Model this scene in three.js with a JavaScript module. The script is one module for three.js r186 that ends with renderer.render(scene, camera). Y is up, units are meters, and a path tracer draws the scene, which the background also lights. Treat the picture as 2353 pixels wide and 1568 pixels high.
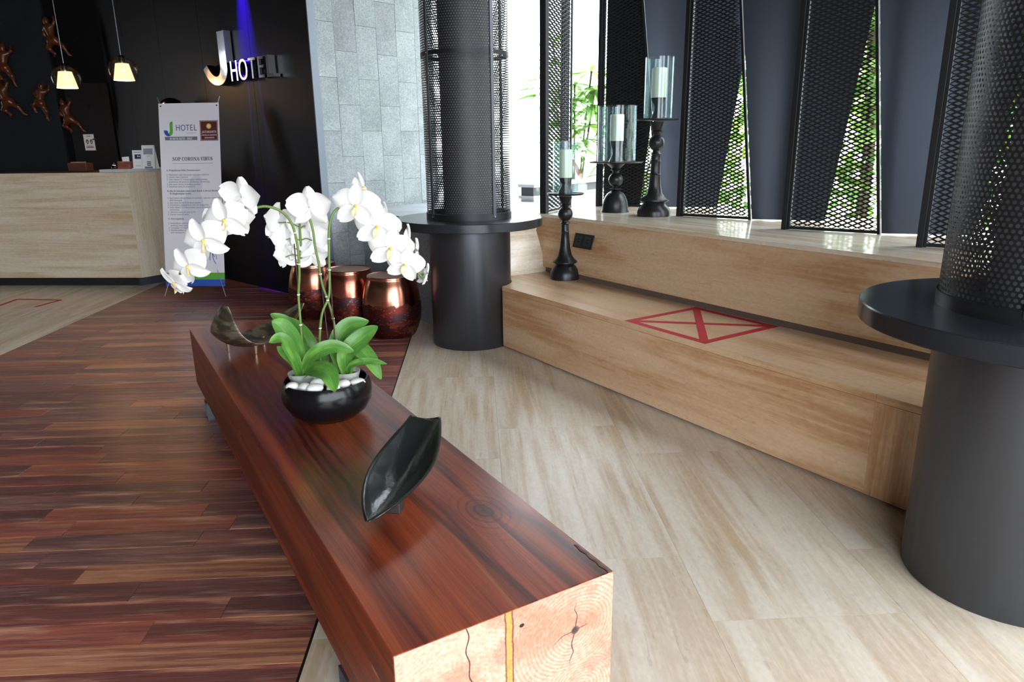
import * as THREE from 'three';
import { RoundedBoxGeometry } from 'three/addons/geometries/RoundedBoxGeometry.js';
import { mergeGeometries, toCreasedNormals } from 'three/addons/utils/BufferGeometryUtils.js';
import { MarchingCubes } from 'three/addons/objects/MarchingCubes.js';
import { FontLoader } from 'three/addons/loaders/FontLoader.js';
import { TextGeometry } from 'three/addons/geometries/TextGeometry.js';

// ---------- camera, sky, exposure ----------
const D2R = Math.PI / 180;
const scene = new THREE.Scene();
const camera = new THREE.PerspectiveCamera(2 * Math.atan(784 / 1625) / D2R, 2353 / 1568, 0.05, 200);
camera.position.set(0, 1.4, 0);
camera.rotation.set(-15.6 * D2R, -33.3 * D2R, -0.76 * D2R, 'YXZ');
scene.add(camera);
scene.background = new THREE.Color().setRGB(0.95, 1.0, 1.06);
scene.backgroundIntensity = 5.5;
const renderer = new THREE.WebGLRenderer({ antialias: true });
renderer.toneMapping = THREE.LinearToneMapping;
renderer.toneMappingExposure = 1.75;
renderer.shadowMap.enabled = true;

// ---------- helpers ----------
const V = (x, y, z) => new THREE.Vector3(x, y, z);
function rng(seed) { let a = seed >>> 0; return () => { a = (a + 0x6D2B79F5) | 0; let t = Math.imul(a ^ (a >>> 15), 1 | a); t = (t + Math.imul(t ^ (t >>> 7), 61 | t)) ^ t; return ((t ^ (t >>> 14)) >>> 0) / 4294967296; }; }
const taken = new Map();
function numbered(n) { const k = taken.get(n) ?? 0; taken.set(n, k + 1); return k ? n + '_' + String(k).padStart(3, '0') : n; }
function shade(o) { o.traverse((m) => { if (m.isMesh) { m.castShadow = true; m.receiveShadow = true; } }); return o; }
function thing(name, label, category, pos = [0, 0, 0], turn = 0, group) {
  const o = new THREE.Group(); o.name = numbered(name); o.position.set(...pos); o.rotation.y = turn;
  o.userData = { label, category }; if (group) o.userData.group = group; scene.add(o); return o;
}
function part(name, geo, mat, parent, label) {
  const m = new THREE.Mesh(geo, mat); m.name = parent ? name : numbered(name); m.castShadow = m.receiveShadow = true;
  if (label) m.userData.label = label; (parent ?? scene).add(m); return m;
}
function single(name, geo, mat, label, category, pos = [0, 0, 0], turn = 0, group) {
  const m = part(name, geo, mat); m.position.set(...pos); m.rotation.y = turn; m.userData = { label, category }; if (group) m.userData.group = group; return m;
}
function struct(name, label, category) { const o = new THREE.Group(); o.name = name; o.userData = { kind: 'structure', label, category }; scene.add(o); return o; }
// box whose uv are metres, u along its longest axis; (cx,cy,cz) centre
function box(w, h, d, cx = 0, cy = 0, cz = 0, bev = 0, u0 = 0, v0 = 0) {
  const g = bev ? new RoundedBoxGeometry(w, h, d, 1, bev) : new THREE.BoxGeometry(w, h, d);
  const p = g.attributes.position, n = g.attributes.normal, uv = g.attributes.uv, s = [w, h, d];
  for (let i = 0; i < p.count; i++) {
    const c = [p.getX(i), p.getY(i), p.getZ(i)], a = [Math.abs(n.getX(i)), Math.abs(n.getY(i)), Math.abs(n.getZ(i))], k = a.indexOf(Math.max(...a));
    let [i1, i2] = [0, 1, 2].filter((q) => q !== k); if (s[i2] > s[i1]) [i1, i2] = [i2, i1];
    uv.setXY(i, c[i1] + u0, c[i2] + v0);
  }
  return g.translate(cx, cy, cz);
}
const lathe = (pts, seg = 48) => toCreasedNormals(new THREE.LatheGeometry(pts.map(([r, y]) => new THREE.Vector2(Math.max(r, 0.0001), y)), seg), 0.75);
const cyl = (r0, r1, h, seg = 32, open = false) => new THREE.CylinderGeometry(r1, r0, h, seg, 1, open).translate(0, h / 2, 0);
const tube = (pts, r, seg = 40, rad = 8) => new THREE.TubeGeometry(new THREE.CatmullRomCurve3(pts.map((p) => Array.isArray(p) ? V(...p) : p)), seg, r, rad);
// straight bar of rectangular section between two points
function bar(a, b, w, d) { const A = V(...a), B = V(...b), g = new THREE.BoxGeometry(w, A.distanceTo(B), d); const q = new THREE.Quaternion().setFromUnitVectors(V(0, 1, 0), B.clone().sub(A).normalize()); return g.applyQuaternion(q).translate(...A.add(B).multiplyScalar(0.5).toArray()); }
function rod(a, b, r, seg = 8) { const A = V(...a), B = V(...b), g = new THREE.CylinderGeometry(r, r, A.distanceTo(B), seg); const q = new THREE.Quaternion().setFromUnitVectors(V(0, 1, 0), B.clone().sub(A).normalize()); return g.applyQuaternion(q).translate(...A.add(B).multiplyScalar(0.5).toArray()); }
// vertical prism over a polygon of [x, z], from y0 to y1, uv in metres turned by `ang`
function prism(poly, y0, y1, ang = 0) {
  const s = new THREE.Shape(poly.map(([x, z]) => new THREE.Vector2(x, -z)));
  const g = new THREE.ExtrudeGeometry(s, { depth: y1 - y0, bevelEnabled: false }).rotateX(-Math.PI / 2).translate(0, y0, 0);
  metreUV(g, ang); return g;
}
function metreUV(g, ang = 0) {
  g.computeVertexNormals?.call(g); const p = g.attributes.position, n = g.attributes.normal, uv = new Float32Array(p.count * 2), c = Math.cos(ang), s = Math.sin(ang);
  for (let i = 0; i < p.count; i++) {
    const x = p.getX(i), y = p.getY(i), z = p.getZ(i), ny = Math.abs(n.getY(i)); let u, v;
    if (ny > 0.75) { u = x * c + z * s; v = -x * s + z * c; } else { const nx = n.getX(i), nz = n.getZ(i), l = Math.hypot(nx, nz) || 1; u = (x * nz - z * nx) / l; v = y; }
    uv[2 * i] = u; uv[2 * i + 1] = v;
  }
  g.setAttribute('uv', new THREE.BufferAttribute(uv, 2)); return g;
}
// prism with profile [x, y] run along z from z0 to z1
function runZ(profile, z0, z1) {
  const s = new THREE.Shape(profile.map(([x, y]) => new THREE.Vector2(x, y)));
  return metreUV(new THREE.ExtrudeGeometry(s, { depth: z1 - z0, bevelEnabled: false }).translate(0, 0, z0));
}
// parametric sheet with thickness: f(s, t) -> Vector3
function sheet(f, ns, nt, th = 0) {
  const pos = [], idx = [], uv = [], e = 1e-3;
  const sides = th ? [0.5, -0.5] : [0];
  const grid = sides.map((k) => { const base = pos.length / 3; for (let i = 0; i <= ns; i++) for (let j = 0; j <= nt; j++) {
    const s = i / ns, t = j / nt, p = f(s, t);
    if (k) { const a = f(Math.min(1, s + e), t).sub(f(Math.max(0, s - e), t)), b = f(s, Math.min(1, t + e)).sub(f(s, Math.max(0, t - e))); const n = a.cross(b); if (n.lengthSq() > 1e-16) p.addScaledVector(n.normalize(), k * th); }
    pos.push(p.x, p.y, p.z); uv.push(s, t); } return base; });
  const q = (a, b, c, d) => idx.push(a, b, d, b, c, d);
  grid.forEach((base, gi) => { for (let i = 0; i < ns; i++) for (let j = 0; j < nt; j++) { const a = base + i * (nt + 1) + j, b = a + nt + 1; gi ? q(a, a + 1, b + 1, b) : q(a, b, b + 1, a + 1); } });
  if (th) { const [A, B] = grid, w = nt + 1; for (let i = 0; i < ns; i++) { q(A + i * w, B + i * w, B + (i + 1) * w, A + (i + 1) * w); q(A + (i + 1) * w + nt, B + (i + 1) * w + nt, B + i * w + nt, A + i * w + nt); } for (let j = 0; j < nt; j++) { q(A + j + 1, B + j + 1, B + j, A + j); q(A + ns * w + j, B + ns * w + j, B + ns * w + j + 1, A + ns * w + j + 1); } }
  const g = new THREE.BufferGeometry(); g.setAttribute('position', new THREE.Float32BufferAttribute(pos, 3)); g.setAttribute('uv', new THREE.Float32BufferAttribute(uv, 2)); g.setIndex(idx); g.computeVertexNormals(); return g;
}

// ---------- noise and textures ----------
const PERM = (() => { const r = rng(7), a = new Float32Array(65536); for (let i = 0; i < 65536; i++) a[i] = r(); return a; })();
const hsh = (x, y) => PERM[((x & 255) + ((y & 255) << 8)) & 65535];
function vn(x, y, px = 256, py = 256) {
  const xi = Math.floor(x), yi = Math.floor(y), fx = x - xi, fy = y - yi, u = fx * fx * (3 - 2 * fx), v = fy * fy * (3 - 2 * fy);
  const m = (a, p) => ((a % p) + p) % p, x0 = m(xi, px), x1 = m(xi + 1, px), y0 = m(yi, py), y1 = m(yi + 1, py);
  return (hsh(x0, y0) * (1 - u) + hsh(x1, y0) * u) * (1 - v) + (hsh(x0, y1) * (1 - u) + hsh(x1, y1) * u) * v;
}
// tileable fbm: px, py whole cells across the unit square
function fb(x, y, px, py, oct = 4) { let s = 0, a = 0.5, n = 0; for (let o = 0; o < oct; o++) { s += a * vn(x * px + o * 37, y * py + o * 91, px, py); n += a; a *= 0.5; px *= 2; py *= 2; if (px > 256) px = 256; if (py > 256) py = 256; } return s / n; }
const mix = (a, b, t) => a.map((v, i) => v + (b[i] - v) * t), cl = (t) => Math.min(1, Math.max(0, t)), sm = (a, b, t) => { t = cl((t - a) / (b - a)); return t * t * (3 - 2 * t); };
function tex(w, h, f, mu = 1, mv = 1, srgb = true) {   // f(u, v) -> [r, g, b] 0..255 sRGB; covers mu x mv metres
  const d = new Uint8Array(w * h * 4);
  for (let j = 0; j < h; j++) for (let i = 0; i < w; i++) { const c = f((i + 0.5) / w, (j + 0.5) / h), k = 4 * (j * w + i); d[k] = c[0]; d[k + 1] = c[1]; d[k + 2] = c[2]; d[k + 3] = 255; }
  const t = new THREE.DataTexture(d, w, h); t.wrapS = t.wrapT = THREE.RepeatWrapping; t.magFilter = THREE.LinearFilter; t.minFilter = THREE.LinearMipmapLinearFilter; t.generateMipmaps = true;
  if (srgb) t.colorSpace = THREE.SRGBColorSpace; t.repeat.set(1 / mu, 1 / mv); t.needsUpdate = true; return t;
}
function canvasTex(w, h, draw) { const c = document.createElement('canvas'); c.width = w; c.height = h; draw(c.getContext('2d'), w, h); const t = new THREE.CanvasTexture(c); t.colorSpace = THREE.SRGBColorSpace; return t; }
const M = (o) => new THREE.MeshStandardMaterial(o), MP = (o) => new THREE.MeshPhysicalMaterial(o);
const rgb = (r, g, b) => new THREE.Color().setRGB(r, g, b);

// travertine: long veins along u
function travertine(A, B, C, K, VF) {
  return tex(1536, 768, (u, v) => {
    const w = v + 0.02 * (fb(u, v, 3, 3, 3) - 0.5), vein = fb(u, w, 3, VF, 4), fine = fb(u, w, 8, 120, 3), blot = fb(u, v, 5, 7, 4), grain = fb(u, v, 128, 128, 2);
    let c = mix(A, B, sm(0.32, 0.72, vein)); c = mix(c, C, K * sm(0.52, 0.75, vein * 0.55 + blot * 0.45)); c = mix(c, A, 0.35 * sm(0.45, 0.7, fine));
    const pit = fb(u, w, 24, 110, 2) > 0.83 ? -26 : 0, g = (grain - 0.5) * 16 + (fine - 0.5) * 10 + pit * 0.5; return c.map((x) => Math.max(0, Math.min(255, x + g)));
  }, 2.4, 1.2);
}
const travFloorT = travertine([228, 217, 200], [213, 196, 172], [196, 169, 134], 0.6, 22);
const travSeatT = travertine([216, 184, 150], [205, 168, 130], [176, 130, 86], 0.7, 13);
const travFloor = M({ map: travFloorT, roughness: 0.34 });
const travSeat = M({ map: travSeatT, roughness: 0.36 });
const travPale = M({ map: travFloorT, roughness: 0.17 });
const travTop = M({ map: travSeatT, roughness: 0.28 });
// wide planks: an atlas of eight boards one above the other
const plankT = tex(1024, 1024, (u, v) => {
  const row = Math.floor(v * 8), y = v * 8 - row, s = row * 13.7;
  const tones = [[[92, 38, 30], [60, 27, 24]], [[74, 36, 32], [48, 24, 23]], [[112, 52, 36], [78, 34, 27]], [[84, 50, 44], [56, 34, 33]], [[100, 40, 28], [66, 28, 23]], [[72, 33, 27], [46, 24, 22]], [[124, 78, 50], [86, 42, 30]], [[88, 44, 40], [62, 32, 32]]][row];
  const g = fb(u + s * 0.1, y / 8 + row / 8, 4, 64, 4), f = fb(u + s * 0.3, y, 24, 128, 3), b = fb(u + s * 0.2, y, 6, 3, 3);
  let c = mix(tones[0], tones[1], sm(0.3, 0.7, g)); const sap = sm(0.62, 0.9, (row % 2 ? y : 1 - y) * 0.75 + (b - 0.5) * 0.9);
  c = mix(c, [166, 116, 74], sap * 0.62); c = mix(c, [138, 122, 118], 0.5 * sm(0.55, 0.8, f * 0.6 + b * 0.4)); const k = (f - 0.5) * 50; c = mix(c, [104, 84, 78], 0.3); return c.map((x) => Math.max(0, Math.min(255, x * 1.5 + 8 + k)));
}, 1, 1);
const plankM = M({ map: plankT, roughness: 0.3, bumpMap: tex(512, 512, (u, v) => { const k = 255 * fb(u, v, 12, 128, 3); return [k, k, k]; }, 1, 1, false), bumpScale: 0.0006 });
// heavy timber: red brown heartwood with dark figure and a knot; u 0..1 along, v across
const benchT = tex(2048, 512, (u, v) => {
  const X = u * 3.1, Y = v * 0.557; const kx = X - 2.68, ky = Y - 0.43, kd = Math.hypot(kx, ky * 1.6), pull = 0.05 * Math.exp(-kd * kd * 40) * Math.sign(ky || 1);
  const wob = 0.06 * (fb(u, v, 6, 2, 3) - 0.5) + pull, band = fb(u, v + wob, 3, 14, 4), line = Math.abs(Math.sin((v + wob) * 60 + 10 * fb(u, v, 5, 3, 3))), fine = fb(u, v, 16, 200, 3);
  let c = mix([148, 68, 36], [104, 42, 26], sm(0.3, 0.7, band)); c = mix(c, [56, 22, 18], 0.75 * sm(0.55, 0.78, band) * sm(0.5, 0.95, line)); c = mix(c, [150, 78, 36], 0.5 * sm(0.66, 0.8, fb(u, v, 2, 5, 3)));
  const ring = Math.sin(kd * 190 + 3 * fb(u, v, 20, 6, 2)); c = mix(c, [50, 20, 18], 0.6 * Math.exp(-kd * kd * 300) + 0.35 * Math.exp(-kd * kd * 60) * sm(0.3, 0.9, ring));
  const sl = Math.abs(Y - (0.285 + 0.012 * Math.sin(X * 3) + 0.01 * fb(u, 0.3, 9, 1, 2))); if (u > 0.5) c = mix(c, [158, 96, 40], 0.7 * sm(0.007, 0.002, sl)); c = mix(c, [58, 26, 18], 0.6 * sm(0.014, 0.004, Math.abs(Y - 0.32 - 0.03 * Math.sin(X * 2.2))) * sm(0.4, 0.9, u));
  const k = (fine - 0.5) * 30; return c.map((x) => Math.max(0, Math.min(255, x + k)));
});
const benchSideT = tex(1024, 256, (u, v) => { const band = fb(u, v, 3, 12, 4), f = fb(u, v, 20, 120, 3); let c = mix([138, 62, 32], [98, 38, 22], sm(0.3, 0.7, band)); c = mix(c, [176, 158, 132], 0.7 * sm(0.8, 0.86, fb(u, v, 24, 20, 3)) * sm(0.5, 0.62, fb(u, v, 6, 3, 2))); return c.map((x) => x + (f - 0.5) * 26); });
// sawn end of the timber: two hearts with rings, checks and a resin seam
const endT = tex(1024, 600, (u, v) => {
  const X = u * 0.557, Y = v * 0.32, a = [0.445, 0.2], b = [0.13, 0.11], c3 = [0.46, 0.03];
  const n = 0.02 * (fb(u, v, 5, 4, 3) - 0.5), da = Math.hypot(X - a[0], (Y - a[1]) * 1.1) + n, db = Math.hypot(X - b[0], Y - b[1]) + n * 1.5, dc = Math.hypot(X - c3[0], (Y - c3[1]) * 1.2) + n, left = X < 0.268;
  const d = left ? db : (da < dc * 1.15 ? da : dc), ring = 0.5 + 0.5 * Math.sin(d * 620 + 5 * fb(u, v, 6, 6, 2)), fine = fb(u, v, 100, 60, 2), blot = fb(u, v, 4, 3, 4);
  let c = mix([196, 154, 132], [166, 118, 98], 0.6 * ring * (left ? 0.35 : 1)); c = mix(c, [164, 106, 82], 0.6 * sm(0.5, 0.75, blot)); c = mix(c, [150, 112, 96], 0.5 * sm(0.62, 0.8, fb(u, v, 9, 7, 3)));
  const seam = Math.abs(X - 0.268 - 0.006 * (fb(0.2, v, 1, 9, 3) - 0.5)); c = mix(c, [198, 132, 62], 0.9 * sm(0.009, 0.006, seam)); c = mix(c, [92, 58, 44], 0.8 * sm(0.003, 0.001, Math.abs(seam - 0.009)));
  const ang = Math.atan2(Y - a[1], X - a[0]); const crack = (A0, w, len) => { let q = Math.abs(Math.atan2(Math.sin(ang - A0 - 0.25 * (fb(da * 4 % 1, 0.5, 8, 1, 2) - 0.5)), Math.cos(ang - A0))); return sm(w, 0, q * da) * sm(len, len * 0.6, da); };
  const ck = Math.max(crack(1.5, 0.0022, 0.09), crack(-1.75, 0.0028, 0.12), crack(3.3, 0.0016, 0.08), crack(0.2, 0.0014, 0.04), sm(0.012, 0.004, da)); c = mix(c, [58, 46, 44], ck);
  const ck2 = sm(0.0022, 0.0008, Math.abs(X - 0.165 + 0.25 * (Y - 0.22) * (Y < 0.22 ? 1 : 0) - 0.004 * Math.sin(Y * 90))) * sm(0.15, 0.18, Y); c = mix(c, [70, 52, 46], ck2);
  const hole = Math.hypot(X - 0.3, (Y - 0.272) * 1.3); c = mix(c, [20, 16, 15], sm(0.007, 0.005, hole));
  return c.map((x) => Math.max(0, Math.min(255, x + (fine - 0.5) * 34)));
});
// flamed copper: bright spun band above, oxidised mottled skin below with a ragged border
const copperT = tex(1024, 512, (u, v) => {
  const spin = fb(u, v, 2, 160, 3), rag = 0.57 + 0.13 * (fb(u, v, 24, 6, 4) - 0.5) + 0.05 * (fb(u, 0.4, 7, 1, 2) - 0.5), n = fb(u, v, 14, 10, 5), m = fb(u, v, 40, 26, 4);
  let hi = mix([224, 164, 138], [196, 128, 102], spin); hi = mix(hi, [182, 70, 56], 0.45 * sm(0.5, 0.75, fb(u, v, 5, 3, 3)));
  let lo = mix([122, 58, 50], [92, 66, 72], sm(0.35, 0.65, n)); lo = mix(lo, [176, 84, 60], 0.8 * sm(0.56, 0.66, m * 0.5 + fb(u, v, 9, 7, 4) * 0.5)); lo = mix(lo, [190, 150, 150], 0.6 * sm(0.72, 0.78, fb(u, v, 70, 50, 2)));
  lo = mix(lo, [196, 116, 92], 0.75 * sm(0.6, 0.66, fb(u, v, 12, 9, 5)) * sm(0.35, 0.1, v)); return mix(lo, hi, sm(rag - 0.008, rag + 0.012, v));
});
const copperR = tex(512, 256, (u, v) => { const rag = 0.57 + 0.13 * (fb(u, v, 24, 6, 4) - 0.5) + 0.05 * (fb(u, 0.4, 7, 1, 2) - 0.5), k = v > rag ? 44 + 22 * fb(u, v, 2, 160, 2) : 96 + 60 * fb(u, v, 20, 14, 3); return [k, k, k]; }, 1, 1, false);
const copperM = M({ map: copperT, metalness: 1, roughness: 1, roughnessMap: copperR });
const andesiteT = tex(512, 512, (u, v) => { const g = fb(u, v, 100, 100, 2), b = fb(u, v, 5, 5, 4), s = fb(u, v, 200, 200, 1) > 0.86 ? 24 : 0; const k = (g - 0.5) * 42 + (b - 0.5) * 36 + s; return [150 + k, 156 + k, 160 + k]; }, 0.9, 0.9);
const stoneTones = [0.92, 1.0, 1.06, 0.97].map((k, i) => M({ map: andesiteT, color: rgb(k, k * (1 + 0.01 * i), k), roughness: 0.7 }));
const brushT = tex(256, 512, (u, v) => { const k = 128 + 70 * (fb(u, v, 4, 200, 3) - 0.5); return [k, k, k]; }, 1, 1, false);
const blackSteel = M({ color: rgb(0.08, 0.086, 0.1), metalness: 0.8, roughness: 0.4, bumpMap: brushT, bumpScale: 0.0003 });
const blackTop = M({ color: rgb(0.03, 0.034, 0.04), metalness: 0.3, roughness: 0.22 });
const finBlack = M({ color: rgb(0.018, 0.019, 0.022), metalness: 0.5, roughness: 0.5 });
const finPlate = M({ color: rgb(0.046, 0.056, 0.073), metalness: 0.8, roughness: 0.34 });
const matBlack = M({ color: rgb(0.012, 0.012, 0.013), roughness: 0.55 });
const gunmetal = M({ color: rgb(0.03, 0.03, 0.033), metalness: 0.6, roughness: 0.33 });
const chrome = M({ color: rgb(0.55, 0.55, 0.58), metalness: 1, roughness: 0.08 });
const steel = M({ color: rgb(0.35, 0.37, 0.4), metalness: 0.9, roughness: 0.35 });
const white = M({ color: rgb(0.8, 0.8, 0.8), roughness: 0.6 });
const redTape = M({ color: rgb(0.5, 0.018, 0.03), roughness: 0.6 });
const groutM = M({ color: rgb(0.08, 0.075, 0.07), roughness: 0.9 });

// ---------- the setting ----------
const FR = -30.6 * D2R;                                        // stone veins and boards follow this turn
const floor = struct('floor', 'cream travertine slabs beside a broad band of dark red wooden boards', 'floor');
const floorLocal = (x, y, z) => V(x, y, z).applyAxisAngle(V(0, 1, 0), FR);
{
  part('subfloor', box(18, 0.1, 22, 0, -0.0725, -5), groutM, floor);
  const r = rng(11), slab = (b0, b1, a0, a1) => { const w = b1 - b0 - 0.0008, d = a1 - a0 - 0.0008, m = part('stone_slab', box(w, 0.022, d, 0, 0, 0, 0, r() * 2, r() * 2), travFloor, floor); m.position.copy(floorLocal((b0 + b1) / 2, -0.011, -(a0 + a1) / 2)); m.rotation.y = FR; };
  for (let i = 0; i < 7; i++) for (let j = 0; j < 8; j++) slab(-0.52 + i * 0.6, 0.08 + i * 0.6, -3 + j * 1.2 + (i % 2) * 0.35, -1.8 + j * 1.2 + (i % 2) * 0.35);
  for (let i = 0; i < 6; i++) for (let j = 0; j < 6; j++) slab(-4.0 - i * 0.6, -3.4 - i * 0.6, 2.6 + j * 1.2 + (i % 2) * 0.35, 3.8 + j * 1.2 + (i % 2) * 0.35);
  // boards
  const geos = new Map();
  for (let k = 0; k < 82; k++) {
    const a = 0.9 + k * 0.107; let x = -3.4; 
    while (x < -0.53) {
      let L = [0.62, 0.84, 1.06, 1.3][Math.floor(r() * 4)]; if (x === -3.4) L *= 0.4 + 0.6 * r(); if (-0.52 - x - L < 0.3) L = -0.52 - x; L = Math.min(L, -0.52 - x);
      const c = floorLocal(x + L / 2, -0.011 + (r() - 0.5) * 0.0008, -a), side = -0.968 * (c.x - 2.086) + 0.249 * (c.z + 6.358);
      if (side > -0.35) {
        const row = Math.floor(r() * 8), g = new RoundedBoxGeometry(L - 0.0012, 0.022, 0.1055, 1, 0.0012), p = g.attributes.position, uv = g.attributes.uv, u0 = r();
        for (let i = 0; i < p.count; i++) uv.setXY(i, u0 + p.getX(i) / 1.5, (row + 0.06 + 0.88 * cl(p.getZ(i) / 0.107 + 0.5)) / 8);
        const m = part('plank', g, plankM, floor); m.position.copy(c); m.rotation.y = FR;
      }
      x += L;
    }
  }
  part('edge_strip', box(0.008, 0.012, 9.4, 0, 0, 0), gunmetal, floor, 'thin dark strip between boards and stone');
  const e = floor.children.at(-1); e.position.copy(floorLocal(-0.519, -0.0055, -4.6)); e.rotation.y = FR;
}
const ceiling = struct('ceiling', 'black painted ceiling over the lobby', 'ceiling');
part('ceiling_panel', box(11.2, 0.2, 18.5, -1.3, 3.6, -6.4), matBlack, ceiling);
// solid black wall carrying the sign: panels with fine seams, its pale steel end cap towards the stone wall
const W1 = V(0.9, 0, -10.96), W0 = V(2.117, 0, -6.24), wallDir = W0.clone().sub(W1).normalize(), wallTurn = Math.atan2(-wallDir.z, wallDir.x);
const wallAt = (s, y, off) => W0.clone().addScaledVector(wallDir, s).addScaledVector(V(-wallDir.z, 0, wallDir.x).multiplyScalar(1), off).setY(y);   // off > 0 is towards the lobby
const wallLacquer = MP({ color: rgb(0.009, 0.009, 0.011), roughness: 0.4, specularIntensity: 0.22 });
{
  const w = struct('wall_left', 'glossy black panelled wall carrying the chrome lettering', 'wall');
  for (let i = 0; i < 5; i++) { const m = part('wall_panel', box(0.967, 3.5, 0.05, 0, 1.75, 0, 0.0015), wallLacquer, w); m.position.copy(wallAt(-0.02 - 0.485 - i * 0.97, 0, -0.025)); m.rotation.y = wallTurn; }
  const cap = part('end_cap', box(0.012, 3.5, 0.07, 0, 1.75, 0, 0.001), M({ color: rgb(0.2, 0.23, 0.28), metalness: 0.3, roughness: 0.4 }), w, 'blue grey metal edge strip'); cap.position.copy(wallAt(-0.006, 0, -0.03)); cap.rotation.y = wallTurn;
}
// stone tiled wall
{
  const w = struct('wall_far', 'wall of upright blue grey stone tiles in staggered columns', 'wall');
  const dir = V(Math.cos(15 * D2R), 0, -Math.sin(15 * D2R)), nrm = V(Math.sin(15 * D2R), 0, Math.cos(15 * D2R)), o = V(2.12, 0, -6.27), turn = 15 * D2R, r = rng(21);
  const core = part('wall_core', box(1.36, 3.5, 0.16, 0.68, 1.75, -0.105), groutM, w); core.position.copy(o); core.rotation.y = turn;
  for (let c = 0; c < 6; c++) for (let k = -1; k < 8; k++) {
    const y0 = Math.max(0, 0.41 + k * 0.4475 + (c % 2 ? 0.224 : 0) - 0.224), y1 = Math.min(3.5, 0.41 + (k + 1) * 0.4475 + (c % 2 ? 0.224 : 0) - 0.224); if (y1 - y0 < 0.02) continue;
    const m = part('stone_tile', box(0.2275, y1 - y0 - 0.002, 0.03, 0, 0, 0, 0.001, r() * 3, r() * 3), stoneTones[Math.floor(r() * 4)], w);
    m.position.copy(o).addScaledVector(dir, 0.02 + 0.115 + c * 0.2295).addScaledVector(nrm, -0.012 + r() * 0.0025).setY((y0 + y1) / 2); m.rotation.y = turn;
  }
  // low dark wall and the pale sill on it
  const p = struct('wall_right', 'low dark stone wall with pale sill below the window bay', 'wall');
  part('dark_facing', box(0.12, 0.805, 1.66, 2.56, 0.4025, -5.49), M({ map: andesiteT, roughness: 0.7 }), p);
  part('sill', prism([[2.47, -6.33], [2.47, -4.67], [2.86, -4.67], [2.86, -5.0], [4.8, -5.0], [4.8, -6.95]], 0.805, 0.835), M({ map: andesiteT, roughness: 0.45 }), p, 'pale stone sill');
  part('wall_fill', box(0.2, 0.8, 0.1, 2.7, 0.4, -4.74), groutM, p);
}
// reception back wall and the closing walls
const CN = V(0.797, 0, -8.28), RT = -0.649;                                  // counter corner; local x runs right along the counter, z to the lobby
const rec = (x, y, z) => V(x, y, z).applyAxisAngle(V(0, 1, 0), RT).add(CN).toArray();
{
  const w = struct('wall_back', 'dark wall behind the reception desk with a slate panel', 'wall');
  const core = part('wall_core', box(9, 3.5, 0.1, -5.2, 1.75, -2.06), wallLacquer, w); core.position.copy(CN); core.rotation.y = RT;
  const sl = part('slate_panel', box(2.6, 3.5, 0.03, -1.98 - 1.3, 1.75, -1.995), M({ color: rgb(0.045, 0.055, 0.068), roughness: 0.5, map: andesiteT }), w, 'dark blue grey slate panel'); sl.position.copy(CN); sl.rotation.y = RT;
  const d = struct('door_1', 'black flush door behind the reception desk with small chrome handles', 'door');
  const leaf = part('door_leaf', box(0.46, 2.2, 0.03, -1.63, 1.1, -1.99, 0.002), matBlack, d); leaf.position.copy(CN); leaf.rotation.y = RT;
  const leaf2 = part('door_leaf', box(0.1, 2.2, 0.03, -1.345, 1.1, -1.99, 0.002), matBlack, d); leaf2.position.copy(CN); leaf2.rotation.y = RT;
  for (const [x, y] of [[-1.55, 1.93], [-1.545, 1.52]]) { const h = part('handle', mergeGeometries([rod([0, 0, 0], [0, 0, 0.04], 0.008), rod([-0.02, 0, 0.04], [0.03, 0.01, 0.04], 0.009)]), chrome, leaf); h.position.set(x, y, -1.975); }
  const sw = struct('wall_side', 'plain dark wall closing the lobby on the far side of the counter', 'wall');
  part('wall_core', box(0.2, 3.5, 18, -5.6, 1.75, -6), M({ color: rgb(0.1, 0.09, 0.085), roughness: 0.8 }), sw);
}

// entrance wall behind the viewer with its wide open doorway
{
  const w = struct('wall_front', 'dark wall around the wide open entrance', 'wall'), m = M({ color: rgb(0.1, 0.09, 0.085), roughness: 0.8 });
  part('wall_core', box(2.0, 3.5, 0.2, -4.5, 1.75, 2.7), m, w); part('wall_core', box(1.0, 3.5, 0.2, 3.8, 1.75, 2.7), m, w); part('lintel', box(6.8, 0.12, 0.2, -0.1, 3.44, 2.7), m, w);
}

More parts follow.
